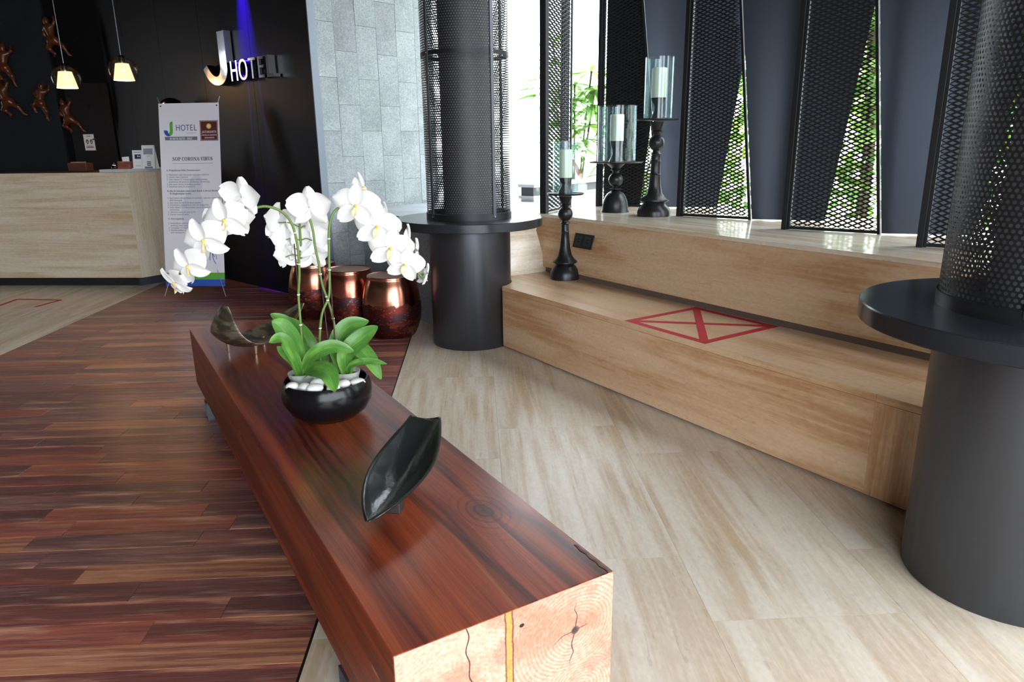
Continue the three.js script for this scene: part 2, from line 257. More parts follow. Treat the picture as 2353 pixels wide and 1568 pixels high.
// ---------- built-in stone seat, backrest and ledge ----------
const LC = [2.53, -4.38], RC = [2.465, -0.83], SEAT = 0.44, LEDGE = 0.865;
{
  const s = thing('stone_seat', 'long built-in travertine seat with sloping back under the metal louvres', 'seat', [0, 0, 0]);
  const arc = (c, R, a0, a1, n) => Array.from({ length: n + 1 }, (_, i) => { const a = a0 + (a1 - a0) * i / n; return [c[0] + R * Math.cos(a), c[1] + R * Math.sin(a)]; });
  const R = 0.294, aL0 = Math.acos(0.085 / R), aL1 = Math.asin(-0.02 / R), aR0 = -Math.acos(0.15 / R), aR1 = 0;
  const left = arc(LC, R, aL1, aL0, 8), right = arc(RC, R, aR0, aR1, 8);
  part('seat_slab', prism([[3.24, -1.392], [2.612, -1.392], ...left.slice().reverse(), [3.24, -4.4]], SEAT - 0.03, SEAT, Math.PI / 2), travTop, s);
  part('seat_slab', prism([[3.24, -0.83], ...right.slice().reverse(), [2.612, -1.39], [3.24, -1.39]], SEAT - 0.03, SEAT, Math.PI / 2), travTop, s);
  part('riser_slab', box(0.03, SEAT - 0.044, 2.70, 2.627, 0.013 + (SEAT - 0.044) / 2, -2.741, 0.001, 0.3, 0.2), travSeat, s);
  part('riser_slab', box(0.03, SEAT - 0.044, 0.31, 2.627, 0.013 + (SEAT - 0.044) / 2, -1.2355, 0.001, 1.2, 0.5), travSeat, s);
  part('base_gap', box(0.02, 0.02, 3.0, 2.645, 0.01, -2.58), groutM, s, 'dark shadow joint at the floor');
  part('core', prism([[3.2, -1.0], [2.66, -1.16], [2.66, -4.04], [2.84, -4.24], [2.84, -4.39], [3.2, -4.39]], 0.0, SEAT - 0.031), groutM, s);
  const b = [[3.2, 0.478], [3.31, 0.84], [3.4, 0.84], [3.4, 0.478]];
  part('back_slab', runZ(b, -4.62, -1.2), travSeat, s); part('back_slab', runZ(b, -1.198, 2.4), travSeat, s);
  part('gap_strip', runZ([[3.212, SEAT], [3.212, 0.477], [3.25, 0.477], [3.25, SEAT]], -4.4, -0.83), M({ color: rgb(0.14, 0.10, 0.08), roughness: 0.6 }), s, 'dark brown strip in the joint under the backrest');
  const eg = new THREE.ExtrudeGeometry(new THREE.Shape([[4.4, SEAT], [4.6, 0.84], [4.72, 0.84], [4.72, 0], [4.4, 0]].map(([z, y]) => new THREE.Vector2(z, y))), { depth: 0.4, bevelEnabled: false }).rotateY(Math.PI / 2); metreUV(eg);
  part('end_slab', eg.translate(2.83, 0, 0), travPale, s, 'pale travertine end panel');
  part('ledge_slab', prism([[3.31, -1.2], [3.31, -4.6], [2.86, -4.6], [2.86, -5.05], [4.8, -5.05], [4.8, -1.2]], 0.841, LEDGE, Math.PI / 2), travPale, s, 'polished pale ledge');
  part('ledge_slab', prism([[3.31, 2.4], [3.31, -1.198], [4.8, -1.198], [4.8, 2.4]], 0.841, LEDGE, Math.PI / 2), travPale, s, 'polished pale ledge');
  part('core', box(1.35, 0.83, 7.1, 4.085, 0.415, -1.14), groutM, s);
}

// ---------- pillars with perforated cages ----------
const cageGeo = (() => {
  const R = 0.293, N = 104, p = 2 * Math.PI * R / N, rowH = p * 0.866, H = 2.48, rows = Math.floor(H / rowH), pos = [], idx = [], oc = p / Math.sqrt(3), ic = oc * 0.6;
  for (let j = 0; j < rows; j++) for (let i = 0; i < N; i++) {
    const u = (i + (j % 2) * 0.5) * p, y = (j + 0.7) * rowH, base = pos.length / 3;
    for (const rr of [oc, ic]) for (let k = 0; k < 6; k++) { const a = (k + 0.5) * Math.PI / 3 , x = u + rr * Math.cos(a), yy = y + rr * Math.sin(a); pos.push(R * Math.cos(x / R), yy, R * Math.sin(x / R)); }
    for (let k = 0; k < 6; k++) { const a = base + k, b = base + (k + 1) % 6, c = a + 6, d = b + 6; idx.push(a, c, b, b, c, d); }
  }
  const g = new THREE.BufferGeometry(); g.setAttribute('position', new THREE.Float32BufferAttribute(pos, 3)); g.setIndex(idx); g.computeVertexNormals(); return g;
})();
const cageM = M({ color: rgb(0.02, 0.021, 0.024), metalness: 0.4, roughness: 0.45 });
function pillar([x, z], label, turn) {
  const t = thing('pillar', label, 'pillar', [x, 0, z], turn, 'black metal pillars flanking the stone seat');
  part('base_drum', lathe([[0, 0], [0.284, 0], [0.288, 0.006], [0.288, 0.845], [0, 0.845]], 72), blackSteel, t);
  part('round_shelf', lathe([[0, 0.845], [0.51, 0.845], [0.515, 0.849], [0.515, 0.901], [0.511, 0.905], [0, 0.905]], 96), blackTop, t);
  part('inner_post', cyl(0.168, 0.168, 2.59, 40).translate(0, 0.905, 0), M({ color: rgb(0.32, 0.32, 0.33), roughness: 0.55 }), t, 'grey painted post inside the cage');
  part('cage', cageGeo.clone().translate(0, 0.93, 0), cageM, t);
  const ring = (y, h, R = 0.293) => lathe([[R - 0.004, y], [R + 0.006, y], [R + 0.006, y + h], [R - 0.004, y + h], [R - 0.004, y]], 72);
  part('hoop', ring(0.905, 0.04), cageM, t); part('hoop', ring(1.955, 0.028, 0.288), cageM, t); part('hoop', ring(2.95, 0.028, 0.288), cageM, t);
  for (let k = 0; k < 4; k++) { const a = k * Math.PI / 2, st = part('strap', box(0.008, 2.55, 0.024, 0.298, 2.2, 0, 0.001), blackSteel, t); st.rotation.y = a; for (const y of [0.925, 1.97]) part('rivet', new THREE.SphereGeometry(0.005, 8, 6).translate(0.303, y, 0.0), chrome, st); }
  return t;
}
pillar(LC, 'black pillar with round shelf standing beside the copper drums', 5 * D2R);
pillar(RC, 'black pillar with round shelf standing at the louvre end of the seat', 10 * D2R);

// ---------- louvre fins ----------
const finH = 2.62;
function meshPanelGeo(taper, cw = 0.056, ch = 0.026, open = 0.6) {
  const pos = [], idx = []; let j = 0;
  for (let y = 0.03; y < finH; y += ch / 2, j++) for (let x = 0.035 + (j % 2) * cw / 2; x < 0.6; x += cw) {
    const wid = 0.515 - taper * y; if (x > wid - 0.02) continue; const b = pos.length / 3;
    for (const [q, dz] of [[1, 0], [open, 1]]) { pos.push(x + q * cw / 2, y, 0, x, y + q * ch / 2, -0.007 * dz, x - q * cw / 2, y, 0, x, y - q * ch / 2, 0.007 * dz); }
    for (let k = 0; k < 4; k++) { const a = b + k, c = b + (k + 1) % 4; idx.push(a, c, a + 4, c, c + 4, a + 4); }
  }
  const g = new THREE.BufferGeometry(); g.setAttribute('position', new THREE.Float32BufferAttribute(pos, 3)); g.setIndex(idx); g.computeVertexNormals(); return g;
}
const finMeshGeo = meshPanelGeo(0.12), flatMeshGeo = meshPanelGeo(0, 0.084, 0.034, 0.52);
const quadPlate = (a, b, c, d, th) => sheet((s, t) => { const p = a.clone().lerp(b, s), q = d.clone().lerp(c, s); return p.lerp(q, t); }, 6, 12, th);
function fin([x, z], ang, label, far = [0.445, 0.143, 0.103, 0.08], rear, taper = 0.12) {
  const t = thing('louvre', label, 'louvre', [x, LEDGE, z], (ang - 90) * D2R, 'tall black metal louvres along the ledge');
  part('post', mergeGeometries([taper ? box(0.03, finH, 0.05, -0.015, finH / 2, 0, 0.002) : box(0.06, finH, 0.05, -0.03, finH / 2, 0, 0.002), box(0.016, finH, 0.03, 0.008, finH / 2, -0.008, 0.002)]), finBlack, t);
  part('mesh_panel', taper ? finMeshGeo : flatMeshGeo, finBlack, t, 'expanded metal mesh');
  const tw = 0.52 - taper * finH;
  part('bottom_rail', box(0.52, 0.018, 0.012, 0.26, 0.012, 0), finBlack, t);
  part('edge_bar', bar([0.516, 0, 0], [tw - 0.004, finH, 0], 0.016, 0.012), finBlack, t); part('edge_trim', rod([0.528, 0, 0.004], [tw + 0.008, finH, 0.004], 0.0022, 6), steel, t, 'bright worn steel edge');
  if (rear) part('rear_plate', quadPlate(V(rear[2], 0.006, rear[3]), V(rear[0], 0.006, rear[3]), V(rear[1], finH, rear[3]), V(rear[2], finH, rear[3]), 0.005), finPlate, t, 'solid blue black steel plate');
  if (far) part('solid_plate', quadPlate(V(0.53, 0.006, -0.004), V(0.53 + far[0], 0.006, -far[1]), V(0.53 + far[0] + far[2] * finH, finH, -far[1] - far[3] * finH), V(tw + 0.01, finH, -0.004), 0.005), finPlate, t, 'solid blue black steel plate');
  return t;
}
fin([3.36, -4.6], 120, 'black metal louvre with see-through mesh at the window corner', null, [0.52, 0.52, 0.33, -0.015], 0);
fin([4.084, -4.797], 30, 'black metal louvre directly behind the shorter bell-footed candle holder', undefined, [0.33, 0.6, 0.0, -0.1]);
fin([3.971, -3.736], 18, 'black metal louvre beside the tallest candle holder');
fin([3.863, -2.75], 21, 'black metal louvre above the red tape cross');
fin([3.73, -1.852], 22, 'black metal louvre half hidden by the pillar cage');
fin([3.615, -0.95], 22, 'black metal louvre seen only through the pillar cage');

// ---------- lettering on the black wall ----------
{
  const font = await new FontLoader().loadAsync('fonts/droid/droid_sans_regular.typeface.json');
  const o = wallAt(-2.05, 0, 0.012), t = thing('wall_sign', 'polished chrome raised letters mounted on the glossy black wall', 'sign', o.toArray(), wallTurn);
  const js = new THREE.Shape(); js.moveTo(0.62, 2.46); js.lineTo(0.74, 2.46); js.lineTo(0.74, 2.12); js.quadraticCurveTo(0.73, 1.99, 0.56, 1.985); js.quadraticCurveTo(0.36, 1.985, 0.27, 2.15); js.lineTo(0.35, 2.18); js.quadraticCurveTo(0.44, 2.06, 0.54, 2.065); js.quadraticCurveTo(0.61, 2.07, 0.62, 2.15); js.closePath();
  part('letter_j', new THREE.ExtrudeGeometry(js, { depth: 0.07, bevelEnabled: true, bevelSize: 0.004, bevelThickness: 0.004, bevelSegments: 2, curveSegments: 16 }), chrome, t);
  [['H', 0.79], ['O', 0.955], ['T', 1.15], ['E', 1.295], ['L', 1.44]].forEach(([c, s]) => part('letter_' + c.toLowerCase(), new TextGeometry(c, { font, size: 0.178, depth: 0.07, curveSegments: 10, bevelEnabled: true, bevelSize: 0.004, bevelThickness: 0.004, bevelSegments: 1 }).translate(s, 2.005, 0), chrome, t));
  // violet accent lamp under the ceiling
  const p = wallAt(-1.04, 3.4, 0.2), sp = thing('accent_spotlight', 'small black spotlight throwing violet light down the black wall', 'spotlight', p.toArray(), wallTurn);
  part('can', lathe([[0, 0.1], [0.035, 0.1], [0.035, 0], [0.03, 0], [0.03, 0.03]], 24), matBlack, sp);
  part('lens', cyl(0.029, 0.029, 0.004, 20).translate(0, 0.012, 0), M({ color: 0x2a10a0, emissive: new THREE.Color(0x4a18ff), emissiveIntensity: 3 }), sp, 'glowing violet lens');
  const l = new THREE.SpotLight(0x4414ff, 240, 0, 10 * D2R, 1.0); l.position.set(0, -0.01, 0); l.target.position.set(0, -1.0, -0.205); l.castShadow = true; l.shadow.radius = 1.2; sp.add(l, l.target);
}

// ---------- reception counter ----------
{
  const t = thing('reception_counter', 'reception counter faced with pale horizontally veined travertine on a black plinth', 'counter', CN.toArray(), RT);
  const face = M({ map: travFloorT, color: rgb(0.9, 0.87, 0.82), roughness: 0.45 });
  part('front_panel', box(2.4, 1.08, 0.04, -1.2, 0.63, -0.02, 0.002, 0.4, 0.1), face, t); part('front_panel', box(2.4, 1.08, 0.04, -3.603, 0.63, -0.02, 0.002, 1.4, 0.3), face, t);
  const ra = 1.08 - 0.03, sp = part('side_panel', box(0.73, 1.08, 0.04, 0.365, 0.63, -0.02, 0.002, 0.4, 0.1), face, t); sp.rotation.y = ra; sp.position.set(0.002, 0, 0);
  part('plinth', box(4.7, 0.09, 0.04, -2.38, 0.045, -0.07), matBlack, t); const p2 = part('plinth', box(0.7, 0.09, 0.04, 0.35, 0.045, -0.07), M({ color: rgb(0.06, 0.07, 0.09), metalness: 0.4, roughness: 0.4 }), t); p2.rotation.y = ra;
  part('desk_top', box(4.5, 0.02, 0.62, -2.5, 1.165, -0.35), matBlack, t, 'black inner desk top');
  part('stone_top', prism([[-0.27, 0.012], [0.01, 0.012], [0.362, -0.63], [0.2, -0.75], [-0.27, -0.62]], 1.172, 1.2), M({ color: rgb(0.5, 0.55, 0.6), roughness: 0.35 }), t, 'pale grey stone top');
  part('carcass', prism([[-4.7, -0.05], [-0.02, -0.05], [0.3, -0.6], [-4.7, -0.66]], 0.09, 1.154), matBlack, t);
}
const print = (w, h, draw) => M({ map: canvasTex(w, h, draw), roughness: 0.55 });
const cardFront = (g, m, t, name) => part(name, g, m, t);
{
  // service bell
  const b = thing('service_bell', 'small chrome service bell on the reception counter', 'bell', rec(-0.2, 1.2, -0.14), RT);
  part('base', lathe([[0, 0], [0.036, 0], [0.036, 0.006], [0.03, 0.01], [0, 0.01]], 24), gunmetal, b); part('dome', lathe([[0.034, 0.012], [0.032, 0.026], [0.022, 0.04], [0.008, 0.046], [0, 0.047]], 24), chrome, b); part('button', lathe([[0.003, 0.046], [0.003, 0.056], [0.007, 0.058], [0.006, 0.064], [0, 0.066]], 12), chrome, b);
  const h = thing('card_box', 'brown wooden card box on the reception counter', 'box', rec(-0.09, 1.2, -0.16), RT);
  const wd = M({ map: plankT, color: rgb(1.0, 0.85, 0.75), roughness: 0.5 });
  part('front', box(0.13, 0.075, 0.008, 0, 0.0375, 0.03), wd, h); part('back', box(0.13, 0.075, 0.008, 0, 0.0375, -0.03), wd, h); for (const s of [-1, 1]) part('side', box(0.008, 0.075, 0.052, s * 0.061, 0.0375, 0), wd, h); part('floor_board', box(0.114, 0.006, 0.052, 0, 0.003, 0), wd, h);
  const c = single('business_card', box(0.075, 0.1, 0.002), print(64, 84, (x, w, hh) => { x.fillStyle = '#fff'; x.fillRect(0, 0, w, hh); x.fillStyle = '#b9bfc8'; x.fillRect(10, 12, 30, 4); x.fillRect(10, 22, 42, 3); }), 'white card standing in the brown wooden box', 'card', rec(-0.08, 1.27, -0.16), RT); c.rotation.x = -0.1;
  // two acrylic stands with printed sheets
  const st = thing('sign_stand', 'small white sign stand with a blue picture on the reception counter', 'sign', rec(0.045, 1.2, -0.16), RT);
  part('base', box(0.12, 0.008, 0.05, 0, 0.004, 0), white, st); const lf = part('sheet', box(0.112, 0.18, 0.004, 0, 0.095, 0), [white, white, white, white, print(224, 360, (x, w, hh) => { x.fillStyle = '#f2f4f8'; x.fillRect(0, 0, w, hh); x.fillStyle = '#3a5fb0'; x.font = 'bold 18px sans-serif'; x.fillRect(30, 36, 150, 10); x.fillStyle = '#18305c'; x.fillRect(46, 84, 132, 82); x.fillStyle = '#e8ecf4'; x.fillRect(100, 104, 28, 30); x.fillRect(140, 110, 24, 26); x.fillStyle = '#d9a441'; x.fillRect(46, 166, 132, 12); x.fillStyle = '#7d828c'; x.fillRect(50, 308, 120, 8); }), white], st); boxUV01(lf.geometry); lf.rotation.x = -0.12;
  const tt = thing('tent_card', 'tall white folded tent card with a grey picture on the reception counter', 'sign', rec(0.185, 1.2, -0.15), RT);
  const fr = part('front_leaf', box(0.135, 0.235, 0.003, 0, 0.1175, 0), [white, white, white, white, print(270, 470, (x, w, hh) => { x.fillStyle = '#eef0f4'; x.fillRect(0, 0, w, hh); x.fillStyle = '#9aa2ae'; x.fillRect(36, 66, 196, 116); x.fillStyle = '#b9bec8'; x.fillRect(90, 206, 90, 6); x.fillRect(100, 222, 70, 6); x.fillStyle = '#60656e'; for (let k = 0; k < 3; k++) x.fillRect(104, 322 + k * 34, 84, 20); x.fillStyle = '#858a94'; x.fillRect(50, 426, 170, 38); }), white], tt); boxUV01(fr.geometry); fr.position.z = 0.045; fr.rotation.x = -0.17;
  const bk = part('back_leaf', box(0.135, 0.235, 0.003, 0, 0.1175, 0), white, tt); bk.position.z = -0.035; bk.rotation.x = 0.17;
  // brown leather box on the desk
  const x = thing('tissue_box', 'brown box lying on the black inner desk', 'box', rec(-0.67, 1.177, -0.3), RT); part('box_body', box(0.2, 0.085, 0.13, 0, 0.0425, 0, 0.006), M({ color: rgb(0.1, 0.035, 0.025), roughness: 0.5 }), x); part('lid_flap', box(0.12, 0.012, 0.08, -0.02, 0.091, 0, 0.003), M({ color: rgb(0.25, 0.17, 0.13), roughness: 0.6 }), x, 'lighter tan flap');
  // shiny dome seen over the banner
  const dm = thing('dome_lamp', 'dark glossy dome lamp on the counter showing just above the banner', 'lamp', rec(0.3, 1.2, -0.5), RT);
  part('stem', rod([0, 0, 0], [0, 0.66, 0], 0.012), chrome, dm); part('foot', lathe([[0, 0], [0.08, 0], [0.08, 0.012], [0.02, 0.02], [0, 0.02]], 24), gunmetal, dm); part('dome', lathe([[0.12, 0.59], [0.116, 0.63], [0.09, 0.68], [0.04, 0.705], [0, 0.71]], 36), M({ color: rgb(0.08, 0.08, 0.085), metalness: 1, roughness: 0.15 }), dm);
  // notice on the door
  const nt = single('door_notice', box(0.14, 0.2, 0.002), [white, white, white, white, print(210, 300, (x2, w, hh) => { x2.fillStyle = '#f4f6f8'; x2.fillRect(0, 0, w, hh); x2.fillStyle = '#5a6570'; x2.fillRect(70, 30, 70, 12); for (const cx of [66, 144]) { x2.fillStyle = '#16171a'; x2.beginPath(); x2.ellipse(cx, 138, 28, 42, 0, 0, 7); x2.fill(); x2.fillStyle = '#e2c08c'; x2.fillRect(cx - 18, 118, 36, 14); x2.fillStyle = '#c9d2da'; x2.fillRect(cx - 20, 140, 40, 24); } x2.fillStyle = '#6b7480'; x2.fillRect(40, 214, 130, 8); x2.fillStyle = '#c8282c'; x2.fillRect(30, 232, 150, 16); }), white], 'white paper notice with two masked faces on the black door', 'notice', rec(-1.64, 1.485, -1.972), RT); boxUV01(nt.geometry);
}
function boxUV01(g) { g.computeBoundingBox(); const b = g.boundingBox, p = g.attributes.position, uv = g.attributes.uv; for (let i = 0; i < p.count; i++) uv.setXY(i, (p.getX(i) - b.min.x) / (b.max.x - b.min.x), (p.getY(i) - b.min.y) / (b.max.y - b.min.y)); }

// ---------- banner ----------
{
  const W = 0.6, H = 1.74, t = thing('banner_stand', 'tall white printed banner on a thin cross frame in front of the counter', 'banner', [1.159, 0, -7.376], -38.1 * D2R);
  const bm = print(704, 2048, (x, w, h) => {
    const s = w / 140, X = (v) => (v) * s, Y = (v) => v * h / 425, T = (str, px, py, size, font, col, wt = '', maxw) => { x.fillStyle = col; x.font = `${wt} ${size * s}px ${font}`; x.fillText(str, X(px), Y(py), maxw ? X(maxw) : undefined); };
    x.fillStyle = '#eeebf2'; x.fillRect(0, 0, w, h);
    x.fillStyle = '#dcdae6'; x.beginPath(); x.ellipse(X(78), Y(190), X(16), Y(26), 0.2, 0, 7); x.fill(); x.beginPath(); x.ellipse(X(70), Y(250), X(26), Y(52), 0.1, 0, 7); x.fill();
    // J mark: green stem, blue bowl
    x.fillStyle = '#62b23a'; x.beginPath(); x.moveTo(X(24), Y(46)); x.quadraticCurveTo(X(26), Y(41), X(31), Y(41)); x.lineTo(X(31), Y(64)); x.quadraticCurveTo(X(30), Y(74), X(22), Y(74)); x.lineTo(X(20), Y(68)); x.quadraticCurveTo(X(24), Y(67), X(24), Y(60)); x.fill();
    x.fillStyle = '#2c57b4'; x.beginPath(); x.moveTo(X(10), Y(61)); x.lineTo(X(19), Y(62)); x.quadraticCurveTo(X(20), Y(70), X(25), Y(74)); x.quadraticCurveTo(X(12), Y(78), X(10), Y(61)); x.fill();
    T('HOTEL', 37, 62, 17.5, 'sans-serif', '#3d4f93', '', 50); T('by JAYAKARTA', 62, 69, 3.6, 'sans-serif', '#b9b6c4');
    x.fillStyle = '#77767f'; x.fillRect(X(12), Y(76), X(75), Y(8)); T('@ RAYA KUTA - BALI', 23, 82.4, 6, 'sans-serif', '#f3f3f6', 'bold', 52);
    x.fillStyle = '#5c2626'; x.fillRect(X(94), Y(40), X(42), Y(46)); x.strokeStyle = '#d8c9bd'; x.lineWidth = X(0.9); x.strokeRect(X(95.6), Y(41.6), X(38.8), Y(42.8));
    x.fillStyle = '#d9a64a'; x.beginPath(); x.arc(X(115), Y(53), X(6), 0, 7); x.fill(); x.fillStyle = '#efd9a4'; x.beginPath(); x.arc(X(115), Y(53), X(3.6), 0, 7); x.fill();
    T('JAYAKARTA', 98.5, 68, 6.6, 'serif', '#f4e9e2', 'italic bold', 33); T('HOTELS & RESORTS', 97.5, 74.6, 4.4, 'sans-serif', '#e8d8cf', 'bold', 35); T('INDONESIA', 104, 80.6, 4.2, 'sans-serif', '#e8d8cf', 'bold', 23);
    T('SOP CORONA VIRUS', 27, 131, 11, 'serif', '#2b2a33', 'bold', 94); x.fillStyle = '#8d8b98'; x.fillRect(X(27), Y(137), X(94), Y(0.7));
    const d = '#3a3944', L = (str, px, py, b, mw) => T(str, px, py, b ? 5 : 4.4, 'serif', d, b ? 'bold' : '', mw);
    L('A. Pengukuran Suhu (Termoscaner)', 12, 155, 1, 78); ['1. Dilakukan oleh USA pada saat tamu check in', '2. Untuk tamu check in', '3. Suhu diatas 37.3 disarankan untuk periksa', '    kesehatan (di bawa ke puskesmas menteting).', '4. Jika tamu batuk di berikan masker', '5. Identitas tamu di catat di FO'].forEach((q, k) => L(q, 12, 165 + k * 5.5));
    L('B. Jika di temukan tamu sakit (Batuk & Bersin Bersin)', 12, 203, 1, 120); L('    di lingkungan hotel', 12, 209, 1); ['1. Karyawan menginfokan ke operator, operator melaporkan ke', '    HRD/Manager', '2. Jika tamu batuk di berikan masker', '3. Melakukan pengukuran suhu di ruang SPA', '4. Suhu diatas 37.3 disarankan untuk di bawa ke puskesmas', '    menteting', '5. Identitas tamu di catat di FO', '6. Kamar tamu di isolir'].forEach((q, k) => L(q, 12, 219 + k * 5.5));
    L('C. Pencegahan', 12, 268, 1); ['1. Penyediaan antiseptik/cairan pencuci tangan di lobby,', '    meeting room, serta masker & sarung tangan', '2. Campaign Corona di tempel di area hotel', '3. Membersihkan peralatan dan permukaan benda', '    oleh masing-masing section'].forEach((q, k) => L(q, 12, 278 + k * 5.5));
    const feather = (c, x0, y0, x1, y1, x2, y2) => { x.strokeStyle = c; x.lineWidth = X(1.6); x.beginPath(); x.moveTo(X(x0), Y(y0)); x.quadraticCurveTo(X(x1), Y(y1), X(x2), Y(y2)); x.stroke(); };
    [['#c23a4a', 116, 334, 124, 338, 128, 328], ['#c23a4a', 112, 334, 112, 346, 118, 356], ['#3a62c0', 114, 344, 112, 360, 121, 372], ['#3a62c0', 111, 340, 106, 352, 108, 364], ['#4aa6c8', 117, 342, 124, 352, 122, 362], ['#c23a4a', 110, 332, 104, 340, 102, 350]].forEach((a) => feather(...a));
    x.fillStyle = '#62b23a'; x.fillRect(0, Y(393), w, Y(16)); x.fillStyle = '#2f56b8'; x.fillRect(0, Y(409), w, Y(16));
    x.fillStyle = '#1a1a1e'; for (const [px, py] of [[5, 6], [135, 6], [5, 419], [135, 419]]) { x.beginPath(); x.arc(X(px), Y(py), X(1.7), 0, 7); x.fill(); }
  });
  const lean = 0.181, cloth = part('printed_sheet', sheet((s, v) => V((s - 0.5) * W, v * H, 0.012 * Math.sin(s * Math.PI) * Math.cos(v * 5)), 16, 24, 0), bm, t); cloth.position.set(0, 0.1, 0); cloth.rotation.x = -lean; cloth.material.side = THREE.DoubleSide;
  const uz = (y) => -Math.tan(lean) * (y - 0.1), top = 0.1 + H * Math.cos(lean);
  const fr = (a, b) => rod(a, b, 0.004, 6);
  part('frame_rod', fr([-0.31, top + 0.06, uz(top + 0.06) - 0.004], [0, 0.95, uz(0.95) - 0.03]), steel, t); part('frame_rod', fr([0.31, top + 0.06, uz(top + 0.06) - 0.004], [0, 0.95, uz(0.95) - 0.03]), steel, t);
  part('frame_rod', fr([-0.31, 0.004, 0.03], [0, 0.95, uz(0.95) - 0.03]), steel, t); part('frame_rod', fr([0.31, 0.004, 0.03], [0, 0.95, uz(0.95) - 0.03]), steel, t); part('rear_leg', fr([0, 0.004, -0.62], [0, 0.95, uz(0.95) - 0.03]), steel, t); part('hub', box(0.05, 0.06, 0.03, 0, 0.95, uz(0.95) - 0.035), matBlack, t);
}

// ---------- pendants over the counter ----------
for (const [x, y, z, label] of [[-0.7, 2.1, -0.35, 'lit glass pendant lamp hanging over the desk in front of the slate panel'], [-0.05, 2.16, -0.3, 'lit glass pendant lamp hanging over the desk in front of the black door']]) {
  const t = thing('pendant_lamp', label, 'lamp', rec(x, y, z), RT, 'globe pendant lamps over reception');
  part('globe', lathe([[0.03, 0.128], [0.08, 0.115], [0.122, 0.07], [0.14, 0.01], [0.128, -0.05], [0.1, -0.085], [0.098, -0.083], [0.126, -0.048], [0.137, 0.01], [0.119, 0.069], [0.078, 0.112], [0.03, 0.125]], 40), MP({ color: rgb(0.92, 0.9, 0.88), transmission: 1, roughness: 0.02, thickness: 0, ior: 1.45 }), t, 'clear smoky glass globe');
  part('inner_shade', lathe([[0.062, 0.07], [0.098, -0.09], [0.096, -0.09], [0.06, 0.068]], 32), M({ color: rgb(0.85, 0.7, 0.55), emissive: rgb(1.0, 0.62, 0.32), emissiveIntensity: 1.1, side: THREE.DoubleSide }), t, 'glowing cream inner shade');
  part('bulb', new THREE.SphereGeometry(0.03, 16, 12).translate(0, -0.01, 0), M({ color: rgb(1, 0.9, 0.75), emissive: rgb(1, 0.75, 0.45), emissiveIntensity: 3 }), t);
  part('cap', lathe([[0, 0.15], [0.02, 0.15], [0.034, 0.124], [0.03, 0.06], [0, 0.06]], 24), chrome, t); part('cord', rod([0, 0.15, 0], [0, 3.5 - y, 0], 0.004), steel, t);
  const l = new THREE.PointLight(0xffc98f, 0.22); l.position.set(0, -0.06, 0); l.castShadow = true; l.shadow.radius = 1.5; t.add(l);
}
// dark bell-shaped shade high up by the sign wall
{ const t = thing('bell_shade', 'dark unlit bell-shaped ceiling lamp high over the counter', 'lamp', rec(0.55, 2.68, -0.9), RT); part('shade', lathe([[0.24, 0], [0.22, 0.02], [0.13, 0.2], [0.09, 0.4], [0.085, 0.4], [0.125, 0.2], [0.215, 0.02], [0.235, 0]], 36), M({ color: rgb(0.03, 0.024, 0.018), roughness: 0.3, metalness: 0.4 }), t); part('cord', rod([0, 0.4, 0], [0, 0.82, 0], 0.006), matBlack, t); part('cap', cyl(0.088, 0.088, 0.012, 24).translate(0, 0.396, 0), matBlack, t); }

